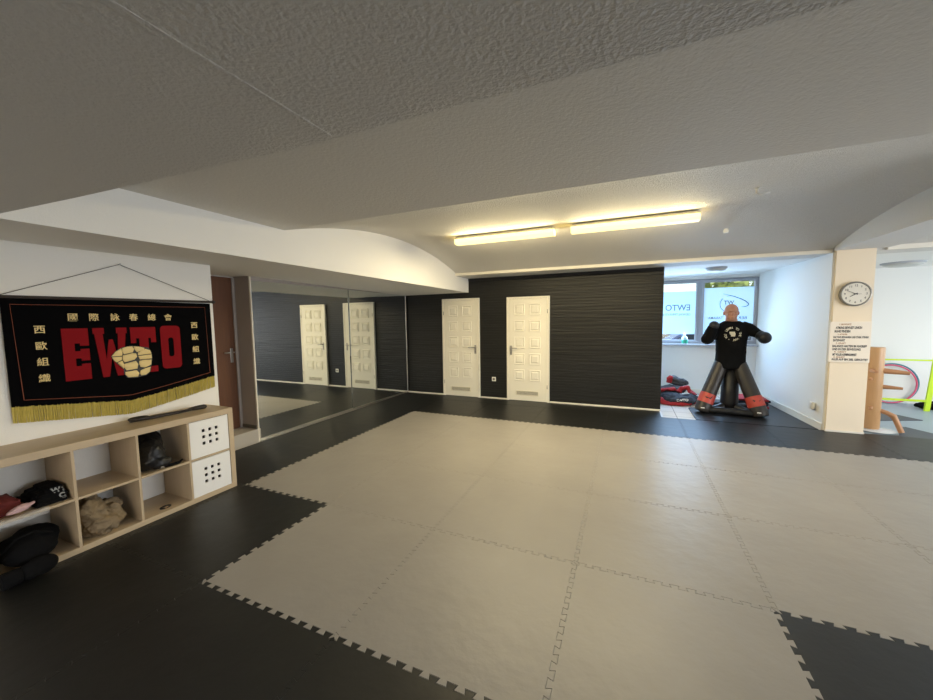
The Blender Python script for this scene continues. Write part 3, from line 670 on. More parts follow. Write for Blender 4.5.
# ------------------------------------------------------------------ cube shelf and its contents
SX0, SX1 = -1.436, -1.05; SY0, SY1 = -1.535, -0.050; ZS = 0.745
sh = thing('cube_shelf', 'oak-coloured cube shelf with four columns below the black banner', 'shelf', (-1.24, -0.79, 0))
box((SX0, SY0, ZS - 0.050), (SX1, SY1, ZS), 0.002).build('top_board', 'oak', sh)
box((SX0, SY0, 0.0005), (SX1, SY1, 0.040), 0.002).build('bottom_board', 'oak', sh)
box((SX0, SY1 - 0.042, 0.040), (SX1, SY1, ZS - 0.050), 0.001).build('side_panel', 'oakz', sh)
box((SX0, SY0, 0.040), (SX1, SY0 + 0.042, ZS - 0.050), 0.001).build('side_panel', 'oakz', sh)
DV = (-0.430, -0.780, -1.130)
for y in DV: box((SX0, y - 0.008, 0.0402), (SX1 - 0.002, y + 0.008, ZS - 0.0502), 0.001).build('upright_divider', 'oakz', sh)
edges = [SY1 - 0.042, -0.422, -0.438, -0.772, -0.788, -1.122, -1.138, SY0 + 0.042]
for k in range(4):
    b, a = edges[2 * k], edges[2 * k + 1]
    box((SX0, a + 0.0003, 0.360), (SX1 - 0.002, b - 0.0003, 0.376), 0.001).build('shelf_board', 'oak', sh)
def insert(z0, z1, label):
    t = thing('storage_box', label, 'storage box', (-1.2, -0.255, z0), 'white box inserts of the cube shelf')
    y0, y1 = -0.419, -0.096; xf = -1.056
    m = MB(); c = [(-0.055 + 0.055 * k) for k in range(3)]; hs = 0.0135
    ys = [y0]; yc = (y0 + y1) / 2 + 0.003; zc = (z0 + z1) / 2 + 0.01
    for k in c: ys += [yc + k - hs, yc + k + hs]
    ys.append(y1); zs = [z0]
    for k in c: zs += [zc + k - hs, zc + k + hs]
    zs.append(z1)
    for a in range(7):
        for b in range(7):
            if a % 2 == 1 and b % 2 == 1: continue
            m.box((xf - 0.012, ys[a], zs[b]), (xf, ys[a + 1], zs[b + 1]))
    bmesh.ops.remove_doubles(m.bm, verts=m.bm.verts, dist=1e-5)
    m.build('front_panel', 'boxwhite', t)
    d = 0.012
    MB().box((-1.42, y0, z0), (xf - d, y1, z0 + 0.008)).box((-1.42, y0, z0 + 0.008), (xf - d, y0 + 0.008, z1)).box((-1.42, y1 - 0.008, z0 + 0.008), (xf - d, y1, z1)).box((-1.42, y0 + 0.008, z0 + 0.008), (-1.412, y1 - 0.008, z1)).build('box_body', 'dark', t)
insert(0.378, 0.690, 'upper white box with nine square holes in the shelf'); insert(0.042, 0.354, 'lower white box with nine square holes in the shelf')

# dark bag in the third column, top
t = thing('black_bag', 'black shiny bag stuffed in the upper open cube beside the white box', 'bag', (-1.2, -0.64, 0.377))
m = MB().ell((-1.21, -0.65, 0.50), (0.16, 0.095, 0.12)).ell((-1.17, -0.68, 0.45), (0.11, 0.078, 0.075)).ell((-1.26, -0.62, 0.57), (0.12, 0.09, 0.09)).ell((-1.11, -0.62, 0.42), (0.05, 0.09, 0.042))
link('bag_body', clampin(blob(m, 0.009, 4, 0.012, 16, 3, 3), -0.770, -0.442, 0.3775, 0.690), 'black_vinyl', t, True)
MB().tube([(-1.08, -0.60, 0.391), (-1.066, -0.55, 0.391), (-1.07, -0.50, 0.391), (-1.10, -0.465, 0.391)], 0.006, 8, squash=2).build('bag_strap', 'black_cloth', t, True)
MB().box((-1.062, -0.640, 0.392), (-1.058, -0.615, 0.402), 0.001).build('bag_buckle', 'steel', t)
# crumpled paper bag second column bottom
t = thing('paper_bag', 'crumpled brown paper bag in the lower cube of the shelf', 'bag', (-1.2, -1.0, 0.041))
m = MB().ell((-1.22, -1.02, 0.19), (0.14, 0.085, 0.14)).ell((-1.15, -0.98, 0.12), (0.11, 0.11, 0.085)).ell((-1.2, -0.92, 0.17), (0.09, 0.07, 0.07)).ell((-1.13, -1.05, 0.22), (0.05, 0.05, 0.09), (0.3, 0.2, 0))
me = blob(m, 0.008, 3)
ns = [v.normal.copy() for v in me.vertices]
for v, nn in zip(me.vertices, ns):
    p = v.co * 11 + Vector((3, 1, 5)); v.co += nn * (0.045 * (abs(noise.noise(p)) - 0.25) + 0.022 * (abs(noise.noise(p * 2.3)) - 0.25) + 0.008 * abs(noise.noise(p * 5)))
flat_floor(me, 0.0415)
for v in me.vertices: v.co.y = max(v.co.y, -1.118); v.co.x = max(v.co.x, -1.43); v.co.z = min(v.co.z, 0.355)
link('paper_bag_body', me, 'paper', t, True)
m = MB(); N = 24
for k in range(N): pass
m.tube([(-1.095 + 0.01 * math.sin(k * 1.3), -1.06 + 0.012 * k + 0.005 * math.sin(k * 2.1), 0.235 - 0.006 * abs(k - 4)) for k in range(12)], 0.005, 6)
m.build('folded_rim', 'paper', t, True)
# little trinket third column bottom
t = thing('wrist_strap', 'tiny brown strap lying in the empty lower cube', 'strap', (-1.12, -0.60, 0.041))
MB().tube([(-1.12 + 0.022 * math.cos(a), -0.60 + 0.034 * math.sin(a), 0.0475) for a in [2 * PI * k / 20 for k in range(20)]], 0.006, 8, closed=True).build('strap_loop', 'darkwood', t, True)
box((-1.102, -0.612, 0.041), (-1.094, -0.592, 0.054), 0.002).build('strap_buckle', 'beech', t)
# garments top left
t = thing('folded_shirt', 'black shirt with pale print in the top left cube of the shelf', 'shirt', (-1.2, -1.2, 0.377))
m = MB().box((-1.38, -1.30, 0.378), (-1.085, -1.16, 0.402)).box((-1.36, -1.285, 0.40), (-1.105, -1.15, 0.425), m=Matrix.Rotation(0.08, 4, 'X')).box((-1.36, -1.27, 0.42), (-1.12, -1.16, 0.446), m=Matrix.Rotation(0.14, 4, 'X')).box((-1.34, -1.235, 0.44), (-1.135, -1.155, 0.468), m=Matrix.Rotation(0.1, 4, 'X'))
shirt_me = clampin(blob(m, 0.006, 3, 0.006, 16, 9, 3), -1.300, -1.142, 0.3775, 0.690); shirt_src = shirt_me.copy(); link('shirt_cloth', shirt_me, 'black_cloth', t, True)
pm = MB(); put_text(pm, 'WT', (-0.9, -1.185, 0.448), (0, 1, 0), (0, 0, 1), 0.038, bold=0.002, extrude=0.0); put_text(pm, 'C', (-0.9, -1.178, 0.412), (0, 1, 0), (0, 0, 1), 0.04, bold=0.002, extrude=0.0)
me = bpy.data.meshes.new('p'); pm.bm.to_mesh(me); pm.bm.free(); link('shirt_print', conform(me, shirt_src, (-1, 0, 0), 0.002), 'greyprint', t)
t = thing('red_cloth', 'dull red cloth at the left end of the upper shelf row', 'cloth', (-1.2, -1.40, 0.377))
link('cloth_folds', clampin(blob(MB().box((-1.38, -1.48, 0.38), (-1.13, -1.33, 0.41)).box((-1.36, -1.47, 0.40), (-1.15, -1.34, 0.44), m=Matrix.Rotation(0.15, 4, 'X')).ell((-1.22, -1.41, 0.45), (0.08, 0.06, 0.03)), 0.007, 3, 0.010, 16, 2, 3), -1.488, -1.305, 0.3775, 0.69), 'dullred', t, True)
t = thing('pink_cloth', 'pale pink cloth between red cloth and black shirt', 'cloth', (-1.09, -1.36, 0.377))
link('cloth_folds', clampin(blob(MB().ell((-1.085, -1.375, 0.410), (0.026, 0.055, 0.022), (0.3, 0, 0)).ell((-1.080, -1.34, 0.422), (0.018, 0.04, 0.012), (0.3, 0, 0)), 0.006, 3, 0.005, 20, 2, 3), -1.48, -1.305, 0.3990, 0.69), 'pink', t, True)
t = thing('plastic_bag', 'crinkled clear plastic bag hanging over the top left cube edge', 'bag', (-1.06, -1.33, 0.377))
m = MB(); nx, ny = 14, 22; g = {}
for a in range(nx + 1):
    for b in range(ny + 1):
        s = a / nx; y = -1.48 + 0.22 * b / ny
        if s < 0.6: x, z = -1.075 + 0.030 * s / 0.6, 0.380 + 0.004 * s
        else: x, z = -1.043 + 0.006 * math.sin(y * 40), 0.385 - (s - 0.6) * 0.10
        x += 0.006 * noise.noise(Vector((s * 9, y * 40, 0))) + (0.004 if s >= 0.6 else 0); z += (0.010 * abs(noise.noise(Vector((s * 7, y * 30, 3))))) if s < 0.6 else 0.006 * noise.noise(Vector((s * 7, y * 30, 3)))
        g[a, b] = m.bm.verts.new((x, y, z))
for a in range(nx):
    for b in range(ny): m.bm.faces.new((g[a, b], g[a + 1, b], g[a + 1, b + 1], g[a, b + 1]))
pl = m.build('plastic_film', None, t, True)
pm_ = bpy.data.materials.new('thin_plastic'); pm_.use_nodes = True; nt = pm_.node_tree; bs = nt.nodes['Principled BSDF']; bs.inputs['Base Color'].default_value = (0.8, 0.8, 0.78, 1); bs.inputs['Roughness'].default_value = 0.15; bs.inputs['Alpha'].default_value = 0.16
pl.data.materials.append(pm_)
sol = pl.modifiers.new('s', 'SOLIDIFY'); sol.thickness = 0.0008
# black gear bottom left
t = thing('gear_bag', 'black soft bag in the bottom left cube of the shelf', 'bag', (-1.2, -1.3, 0.041))
link('bag_body', flat_floor(blob(MB().ell((-1.19, -1.33, 0.13), (0.125, 0.135, 0.09)).ell((-1.22, -1.28, 0.17), (0.12, 0.11, 0.06)).ell((-1.10, -1.34, 0.12), (0.05, 0.12, 0.075)), 0.009, 4, 0.008, 12, 4, 3), 0.0415), 'black_cloth', t, True)
MB().tube([(-1.10, -1.46, 0.17), (-1.085, -1.40, 0.235), (-1.09, -1.32, 0.245), (-1.10, -1.24, 0.19)], 0.008, 8).build('bag_handle', 'black_cloth', t, True)
t = thing('boxing_glove', 'black padded glove on the floor before the bottom left cube', 'glove', (-0.97, -1.30, 0))
m = MB().ell((-0.985, -1.335, 0.062), (0.055, 0.075, 0.058)).ell((-0.98, -1.39, 0.056), (0.048, 0.05, 0.052)).ell((-0.945, -1.37, 0.05), (0.026, 0.05, 0.028), (0, 0, 0.4))
gl = link('glove_body', flat_floor(blob(m, 0.007, 5), 0.001), 'black_cloth', t, True)
link('glove_cuff', blob(MB().tube([(-0.98, -1.42, 0.056), (-0.98, -1.50, 0.055)], [0.045, 0.050], 16), 0.006, 3), 'black_cloth', t, True)
# object on top of shelf
t = thing('wooden_sword', 'dark wooden practice sword lying along the shelf top', 'wooden sword', (-1.2, -0.5, ZS))
tt = lambda s, dx=0, dz=0: (-1.295 + 0.05 * s + dx, -0.715 + 0.555 * s, ZS + 0.0145 + dz)
m = MB().tube([tt(0.02), tt(0.3), tt(0.6), tt(0.80)], [0.022, 0.027, 0.025, 0.018], 10, squash=0.5); m.build('blade', 'darkwood', t, True)
MB().tube([tt(0.76, 0, 0.004), tt(0.86, 0, 0.006), tt(0.97, 0, 0.006), tt(1.0, 0, 0.004)], [0.018, 0.027, 0.030, 0.016], 12, squash=0.7).build('grip', 'darkwood', t, True)
MB().tube([tt(0.02 + 0.10 * (1 + math.cos(a)), 0.034 * math.sin(a), 0.010) for a in [2 * PI * k / 24 for k in range(24)]], 0.012, 8, closed=True).build('hand_guard', 'darkwood', t, True)
MB().tube([tt(0.62, 0.02, 0.006), tt(0.70, 0.035, 0.012), tt(0.78, 0.02, 0.010)], 0.007, 8).build('wrist_loop', 'darkwood', t, True)

# ------------------------------------------------------------------ lamps
def strip_lamp(x0, x1, y, label):
    z = 2.590; t = thing('fluorescent_lamp', label, 'ceiling lamp', ((x0 + x1) / 2, y, z), 'fluorescent strip lamps on the vault')
    box((x0, y - 0.06, z - 0.022), (x1, y + 0.06, z + 0.006), 0.004).build('lamp_housing', 'lamphouse', t)
    pr = [(-0.062, -0.020), (-0.070, -0.035), (-0.070, -0.062), (-0.050, -0.085), (0.050, -0.085), (0.070, -0.062), (0.070, -0.035), (0.062, -0.020)]
    d = MB().prism([(y + a, z + b) for a, b in pr], x0 - 0.015, x1 + 0.015, 0).build('diffuser', 'lampglow', t)
    for x in (x0 - 0.015, x1 + 0.001): MB().prism([(y + a * 1.01, z + b * 1.01) for a, b in pr], x, x + 0.014, 0).build('end_cap', 'lampglow', t)
    a = area('tube_light', ((x0 + x1) / 2, y, z - 0.095), (0, 0, -1), x1 - x0, 0.13, 44, (1.0, 0.84, 0.52)); par(a, t)
    for s in (-1, 1):
        a = area('tube_light', ((x0 + x1) / 2, y + s * 0.082, z - 0.075), (0, s, 0.0), x1 - x0, 0.07, 8, (1.0, 0.82, 0.46)); par(a, t)
strip_lamp(0.19, 1.44, 2.28, 'left fluorescent strip lamp on the vaulted ceiling')
strip_lamp(1.665, 2.915, 2.28, 'right fluorescent strip lamp on the vaulted ceiling')
def dome(loc, r, label):
    t = thing('dome_lamp', label, 'ceiling lamp', loc)
    MB().lathe([(r, 0), (r, -0.018), (r * 0.94, -0.024), (0, -0.024)], loc, 32).build('lamp_ring', 'upvc', t, 'auto')
    MB().lathe([(r * 0.93, -0.022), (r * 0.85, -0.045), (r * 0.6, -0.062), (r * 0.3, -0.070), (0, -0.072)], loc, 32).build('lamp_shade', 'opal', t, True)
dome((3.58, 4.95, 2.308), 0.15, 'round unlit dome lamp on the alcove ceiling'); dome((6.15, 5.73, 2.308), 0.24, 'round unlit dome lamp on the side room ceiling')
def hook(x, y, z, label, kind):
    t = thing('ceiling_hook', label, 'hook', (x, y, z), 'small fittings on the vault')
    MB().lathe([(0, 0.004), (0.018, 0.004), (0.018, -0.012), (0, -0.012)], (x, y, z), 14).build('base_plate', 'boxwhite', t)
    if kind: MB().tube([(x, y, z - 0.01), (x, y, z - 0.045), (x + 0.015, y, z - 0.055), (x + 0.09, y, z - 0.05)], 0.009, 8).build('hook_arm', 'boxwhite', t, True)
    else: box((x - 0.025, y - 0.02, z - 0.045), (x + 0.025, y + 0.02, z - 0.010), 0.005).build('hook_body', 'boxwhite', t)
hook(3.25, 1.66, 2.594, 'white angled hook on the vault, nearer the camera', True); hook(3.30, 2.98, 2.529, 'small white block fitting on the vault, right of the lamps', False)

# ------------------------------------------------------------------ clock and notice on the pillar
t = thing('wall_clock', 'round white wall clock high on the cream pillar', 'clock', (4.874, 3.965, 1.775))
cc = (4.874, 3.965, 1.775)
MB().lathe([(0, 0.0), (0.150, 0.0), (0.154, 0.02), (0.150, 0.042), (0.140, 0.046), (0.134, 0.036), (0, 0.034)], cc, 48, 'y').build('clock_rim', 'clockrim', t, 'auto')
fc = MB().lathe([(0, 0.0345), (0.133, 0.0345), (0.133, 0.0365), (0, 0.0365)], cc, 48, 'y').build('clock_face', 'clockface', t)
for h in range(1, 13):
    m = MB(); a = PI / 2 - h * PI / 6; put_text(m, str(h), (cc[0] + 0.103 * math.cos(a), cc[1] - 0.0372, cc[2] + 0.103 * math.sin(a)), (1, 0, 0), (0, 0, 1), 0.036, bold=0.0006, extrude=0.0004); m.build('numeral', 'greyink', fc)
def hand(name, ang, l, wd, y, back=0.02):
    d = Vector((math.cos(ang), 0, math.sin(ang))); nrm = Vector((-math.sin(ang), 0, math.cos(ang))); c = Vector((cc[0], cc[1] - y, cc[2])); m = MB()
    P = [c - d * back + nrm * wd, c - d * back - nrm * wd, c + d * l - nrm * wd * 0.5, c + d * l + nrm * wd * 0.5]
    a = [m.bm.verts.new(p) for p in P]; b = [m.bm.verts.new(p + Vector((0, -0.0012, 0))) for p in P]
    m.bm.faces.new(a); m.bm.faces.new(b[::-1])
    for k in range(4): m.bm.faces.new((a[k], a[(k + 1) % 4], b[(k + 1) % 4], b[k]))
    m.build(name, 'ink', t)
hand('minute_hand', math.radians(153), 0.095, 0.0035, 0.040); hand('hour_hand', math.radians(212), 0.065, 0.005, 0.0385); hand('second_hand', math.radians(-3), 0.055, 0.0025, 0.0415, 0.03)
MB().lathe([(0, 0.037), (0.007, 0.037), (0.007, 0.043), (0, 0.043)], cc, 12, 'y').build('hand_pin', 'ink', t)

t = thing('wall_notice', 'cream notice board with lines of text on the pillar below the clock', 'notice', (4.865, 3.96, 0.92))
nb = box((4.660, 3.948, 0.915), (5.055, 3.964, 1.430), 0.002).build('notice_board', 'board', t)
mk = ('black_lettering', 'ink'); mb_ = ('brown_heading', 'brownink')
def line(st, s, x0, x1, z, h, bold):
    mm = MB(); put_text(mm, s, ((x0 + x1) / 2, 3.9476, z), (1, 0, 0), (0, 0, 1), h, width=x1 - x0, bold=bold, extrude=0.0004); mm.build(st[0], st[1], nb)
line(mb_, '1. GRUNDSATZ', 4.745, 4.86, 1.395, 0.028, 0.0006); line(mk, 'ATMUNG BEWUSST LENKEN', 4.715, 4.965, 1.352, 0.042, 0.0016); line(mk, 'RUHE FINDEN', 4.705, 4.855, 1.307, 0.042, 0.0016)
line(mb_, '2. KÖRPER', 4.735, 4.83, 1.268, 0.026, 0.0006); line(mk, 'HALTUNG BEWAHREN UND STABIL STEHEN', 4.695, 5.03, 1.232, 0.034, 0.0012); line(mk, 'ENTSPANNT', 4.695, 4.81, 1.192, 0.038, 0.0014)
line(mb_, '3. KRAFT', 4.725, 4.82, 1.155, 0.026, 0.0006); line(mk, 'BALANCE HALTEN IM ANGRIFF', 4.692, 5.02, 1.118, 0.038, 0.0016); line(mk, 'UND IN DER BEWEGUNG', 4.692, 4.965, 1.078, 0.038, 0.0015)
line(mb_, '4. GEIST', 4.71, 4.83, 1.045, 0.026, 0.0006); line(mk, 'MIT VOLLER AUFMERKSAMKEIT', 4.698, 4.93, 1.010, 0.038, 0.0016)
line(mb_, '5. EINHEIT', 4.71, 4.82, 0.977, 0.026, 0.0006); line(mk, 'ALLES AUF EIN ZIEL GERICHTET', 4.69, 5.04, 0.990 - 0.042, 0.034, 0.0016)

# ------------------------------------------------------------------ training dummy
D = thing('training_dummy', 'man-shaped training dummy in black shirt standing before the right alcove window', 'training dummy', (3.74, 4.72, 0))
CX, CY = 3.775, 4.74
m = MB()   # head with neck
hx, hy, hz = CX - 0.015, CY - 0.015, 1.575
m.ell((hx, hy, hz + 0.030), (0.094, 0.108, 0.106)).ell((hx, hy - 0.018, hz - 0.040), (0.082, 0.088, 0.088)).ell((hx, hy - 0.060, hz - 0.095), (0.042, 0.038, 0.034))
m.tube([(CX, CY + 0.01, 1.40), (hx, hy + 0.012, 1.52)], [0.088, 0.074], 18)
m.ell((hx, hy - 0.108, hz - 0.022), (0.015, 0.024, 0.026), (0.35, 0, 0)).ell((hx, hy - 0.095, hz + 0.027), (0.060, 0.02, 0.013))   # nose, brow
for s in (-1, 1):
    m.ell((hx + s * 0.096, hy + 0.008, hz - 0.01), (0.013, 0.024, 0.036), (0, 0, s * 0.3)); m.ell((hx + s * 0.044, hy - 0.080, hz - 0.025), (0.026, 0.02, 0.018))
m.ell((hx, hy - 0.098, hz - 0.064), (0.026, 0.012, 0.006)).ell((hx, hy - 0.097, hz - 0.078), (0.024, 0.012, 0.007))
me = blob(m, 0.0055, 3)
for v in me.vertices:
    for s in (-1, 1):      # eye sockets
        d = (v.co - Vector((hx + s * 0.035, hy - 0.10, hz + 0.004))).length
        if d < 0.022: v.co.y += 0.012 * (1 - d / 0.022)
head = link('head', me, 'skin', D, True)
for s in (-1, 1): MB().ell((hx + s * 0.035, hy - 0.080, hz + 0.003), (0.013, 0.010, 0.009), sub=2).build('eye', 'brownink', head, True)
m = MB()   # shirt: torso and sleeves down to the wrists, one surface
def ring_loft(m, secs, n=28):
    rings = []
    for cx, cy, z, rx, ry in secs: rings.append([m.bm.verts.new((cx + rx * math.copysign(abs(math.cos(a)) ** 0.8, math.cos(a)), cy + ry * math.copysign(abs(math.sin(a)) ** 0.8, math.sin(a)), z)) for a in [2 * PI * k / n for k in range(n)]])
    for A, B_ in zip(rings, rings[1:]):
        for k in range(n): m.bm.faces.new((A[k], A[(k + 1) % n], B_[(k + 1) % n], B_[k]))
    m.bm.faces.new(rings[0][::-1]); m.bm.faces.new(rings[-1])
ring_loft(m, [(CX, CY, 0.70, 0.215, 0.135), (CX, CY, 0.78, 0.210, 0.135), (CX, CY, 0.92, 0.198, 0.130), (CX, CY, 1.10, 0.205, 0.140), (CX, CY, 1.25, 0.220, 0.145), (CX, CY, 1.34, 0.225, 0.125), (CX, CY + 0.01, 1.40, 0.170, 0.105), (CX, CY + 0.01, 1.445, 0.105, 0.090)])
LS, LE, LF = (CX - 0.185, CY, 1.325), (CX - 0.335, CY - 0.10, 1.165), (CX - 0.265, CY - 0.17, 1.375)
RS, RE, RF = (CX + 0.125, CY, 1.362), (CX + 0.30, CY - 0.05, 1.262), (CX + 0.385, CY - 0.15, 1.190)
m.tube([LS, ((LS[0] + LE[0]) / 2, CY - 0.045, 1.26), LE], [0.10, 0.095, 0.088], 18); m.ell(LE, (0.088,) * 3)
m.tube([LE, LF], [0.082, 0.074], 16); m.tube([RS, ((RS[0] + RE[0]) / 2, CY - 0.02, 1.318), RE], [0.085, 0.095, 0.080], 18); m.ell(RE, (0.072,) * 3); m.tube([RE, RF], [0.072, 0.060], 16)
shirt = blob(m, 0.011, 7, 0.006, 9, 1); src = shirt.copy(); so = link('shirt', shirt, 'black_cloth', D, True)
pr = MB(); pc = (CX - 0.010, 1.245)
word = 'YOU  LEARN  TO  THE  WAY  • '
for k, ch in enumerate(word):
    if ch == ' ': continue
    a = math.radians(215) - 2 * PI * k / len(word)
    me = text_mesh(ch, 0.043, extrude=0.0, bold=0.0010)
    me.transform(frame((pc[0] + 0.094 * math.cos(a), 4.3, pc[1] + 0.094 * math.sin(a)), (math.sin(a), 0, -math.cos(a)), (math.cos(a), 0, math.sin(a)))); pr.addmesh(me); bpy.data.meshes.remove(me)
me = bpy.data.meshes.new('p'); pr.bm.to_mesh(me); pr.bm.free(); lt = link('chest_lettering', conform(me, src, (0, 1, 0), 0.003), 'print_', so); lt['kind'] = 'stuff'
pr = MB()
for a, b, w_, h_ in ((-0.008, 0.022, 0.040, 0.013), (0.004, 0.006, 0.034, 0.008), (0.004, -0.010, 0.034, 0.008), (0.004, -0.028, 0.030, 0.010), (-0.030, 0.004, 0.008, 0.012)):
    vs_ = [pr.bm.verts.new((pc[0] + a + sx * w_ * 0.9, 4.3, pc[1] + b + sz * h_)) for sx, sz in ((-1, -1), (1, -1), (1, 1), (-1, 1))]; pr.bm.faces.new(vs_)
me = bpy.data.meshes.new('p'); pr.bm.to_mesh(me); pr.bm.free(); link('chest_emblem', conform(me, src, (0, 1, 0), 0.003), 'print_', so)
def mitt(c, d, r):
    m = MB().ell(c, (r, r * 1.05, r * 1.02)); c = Vector(c); d = Vector(d).normalized()
    m.tube([c - d * 0.10, c], [r * 0.80, r * 0.92], 16); s = d.cross(Vector((0, 0, 1))).normalized()
    m.ell(tuple(c + s * r * 0.62 + Vector((0, 0, 0.02))), (r * 0.38,) * 3); return blob(m, 0.008, 4)
link('mitt', mitt(LF, Vector(LF) - Vector(LE), 0.072), 'black_vinyl', D, True); link('mitt', mitt(RF, Vector(RF) - Vector(RE), 0.088), 'black_vinyl', D, True)
def leg(top, foot):
    T, Fv = Vector(top), Vector(foot); P = lambda s: tuple(T + (Fv - T) * s)
    m = MB(); m.tube([P(0), P(0.3), P(0.7), P(0.93), P(1.0)], [0.100, 0.104, 0.108, 0.112, 0.100], 20)
    o = link('leg', flat_floor(blob(m, 0.010, 4), 0.0), 'leg_vinyl', D, True)
    s0, s1 = 0.63, 0.83
    MB().tube([P(s0), P(s0 + 0.01), P((s0 + s1) / 2), P(s1 - 0.01), P(s1)], [0.100, 0.1105, 0.113, 0.115, 0.104], 24).build('red_band', 'band', o, 'auto')
    sc_ = P(0.69); nrm = Vector((0, -1, 0.1)); x0, y0, z0 = sc_[0], sc_[1] - 0.116, sc_[2]
    MB().prism([(x0 - 0.055, z0 + 0.025), (x0 + 0.02, z0 - 0.005), (x0 + 0.06, z0 + 0.035), (x0 + 0.015, z0 - 0.035), (x0 - 0.02, z0 - 0.02)], y0 - 0.001, y0 + 0.008, 1).build('band_mark', 'ink', o)
    sc2 = P(0.90); MB().box((sc2[0] - 0.05, sc2[1] - 0.119, sc2[2] - 0.006), (sc2[0] + 0.0, sc2[1] - 0.108, sc2[2] + 0.006)).build('white_mark', 'boxwhite', o)
leg((CX - 0.115, CY - 0.01, 0.78), (CX - 0.395, CY - 0.19, 0.015)); leg((CX + 0.115, CY - 0.01, 0.78), (CX + 0.355, CY - 0.29, 0.015))
MB().tube([(CX + 0.02, CY + 0.04, 0.05), (CX + 0.02, CY + 0.04, 0.15), (CX + 0.02, CY + 0.04, 0.76)], [0.130, 0.122, 0.115], 22).build('support_post', 'black_vinyl', D, True)
link('floor_bar', flat_floor(blob(MB().tube([(CX - 0.36, CY - 0.20, 0.055), (CX + 0.34, CY - 0.29, 0.055)], 0.053, 16), 0.009, 3, 0.004, 20), 0.0), 'black_vinyl', D, True)
m = MB()
for dx, dy in ((-0.30, -0.18), (0.32, -0.26), (-0.25, 0.30), (0.30, 0.30)): m.tube([(CX + 0.02, CY + 0.04, 0.10), (CX + dx * 0.6, CY + 0.04 + dy * 0.6, 0.055), (CX + dx, CY + 0.04 + dy, 0.045)], [0.07, 0.05, 0.045], 12)
link('star_base', flat_floor(blob(m, 0.010, 3), -0.003), 'black_vinyl', D, True)

# ------------------------------------------------------------------ jackets on the floor of the alcove
HEAP = []
def drape(me):
    for low in HEAP:
        bm = bmesh.new(); bm.from_mesh(low); t = BVHTree.FromBMesh(bm); bm.free(); z0 = min(v.co.z for v in me.vertices)
        for v in me.vertices:
            h = t.ray_cast(Vector((v.co.x, v.co.y, 2)), Vector((0, 0, -1)))
            if h[0] is not None and v.co.z < h[0].z + 0.006 + 0.35 * (v.co.z - z0): v.co.z = h[0].z + 0.006 + 0.35 * (v.co.z - z0)
    return me
def garment(name, label, loc, parts, group):
    t = thing(name, label, 'jacket', loc, group); new = []
    for nm, mb, mt, amp, seed in parts:
        me = flat_floor(blob(mb, 0.011, 3, amp, 11, seed, 3), loc[2] + 0.001)
        for v in me.vertices: v.co.x = max(v.co.x, 2.79)
        link(nm, drape(me), mt, t, True); new.append(me)
    HEAP.extend(new)
    return t
G = 'training jackets heaped on the alcove floor'
g1 = garment('sports_jacket', 'navy jacket with red lining spread lowest in the heap', (3.10, 5.15, -0.0195), [
    ('jacket_body', MB().ell((3.13, 5.14, 0.06), (0.27, 0.16, 0.085)).ell((3.0, 5.20, 0.10), (0.20, 0.15, 0.08)).ell((3.30, 5.22, 0.07), (0.15, 0.15, 0.09)), 'navy', 0.02, 1),
    ('red_lining', MB().tube([(2.85, 5.07, 0.03), (2.98, 4.99, 0.015), (3.12, 4.985, 0.012), (3.25, 5.03, 0.018), (3.38, 5.14, 0.03)], [0.05, 0.032, 0.03, 0.032, 0.03], 12).ell((2.84, 5.06, 0.055), (0.06, 0.08, 0.05)), 'redfab', 0.01, 2)], G)
m = MB(); put_text(m, 'EWTO', (3.17, 4.985, 0.085), (1, 0, 0.1), (0, 0.6, 0.8), 0.06, bold=0.002); m.build('back_print', 'boxwhite', g1)
garment('sports_jacket', 'grey and red jacket crumpled in the middle of the heap', (3.15, 5.40, 0.10), [
    ('jacket_body', MB().ell((3.05, 5.42, 0.19), (0.22, 0.13, 0.085)).ell((2.92, 5.40, 0.17), (0.13, 0.12, 0.07)), 'greyfab', 0.02, 4),
    ('red_sleeve', MB().tube([(2.86, 5.27, 0.19), (3.0, 5.24, 0.20), (3.08, 5.28, 0.23)], [0.04, 0.045, 0.04], 12).tube([(3.14, 5.26, 0.17), (3.18, 5.27, 0.25), (3.28, 5.30, 0.26), (3.33, 5.28, 0.17), (3.40, 5.22, 0.13)], [0.045, 0.04, 0.045, 0.045, 0.04], 12), 'redfab', 0.012, 5)], G)
garment('sports_jacket', 'dark jacket with red shoulder piled topmost in the heap', (3.10, 5.55, 0.22), [
    ('jacket_body', MB().ell((3.16, 5.53, 0.32), (0.17, 0.10, 0.08), (0, 0.12, 0)).ell((3.07, 5.52, 0.37), (0.10, 0.09, 0.07)), 'greyfab', 0.018, 7),
    ('red_shoulder', MB().tube([(3.0, 5.44, 0.31), (3.005, 5.44, 0.39), (3.04, 5.46, 0.425)], [0.045, 0.05, 0.04], 12), 'redfab', 0.008, 8)], G)
t = thing('kick_shield', 'black kick shield with red edging lying behind the dummy legs', 'kick shield', (4.15, 5.35, -0.004))
MB().box((3.88, 5.16, 0.03), (4.42, 5.62, 0.11), 0.02).build('shield_pad', 'navy', t, 'auto'); MB().box((3.87, 5.15, -0.0035), (4.43, 5.63, 0.03), 0.012).build('red_edging', 'redfab', t, 'auto')
MB().box((3.875, 5.155, 0.112), (4.425, 5.625, 0.145), 0.014).build('red_edging', 'redfab', t, 'auto')
MB().tube([(4.40, 5.30, 0.08), (4.475, 5.32, 0.085), (4.475, 5.42, 0.085), (4.40, 5.44, 0.08)], 0.018, 10).build('carry_handle', 'black_cloth', t, True)

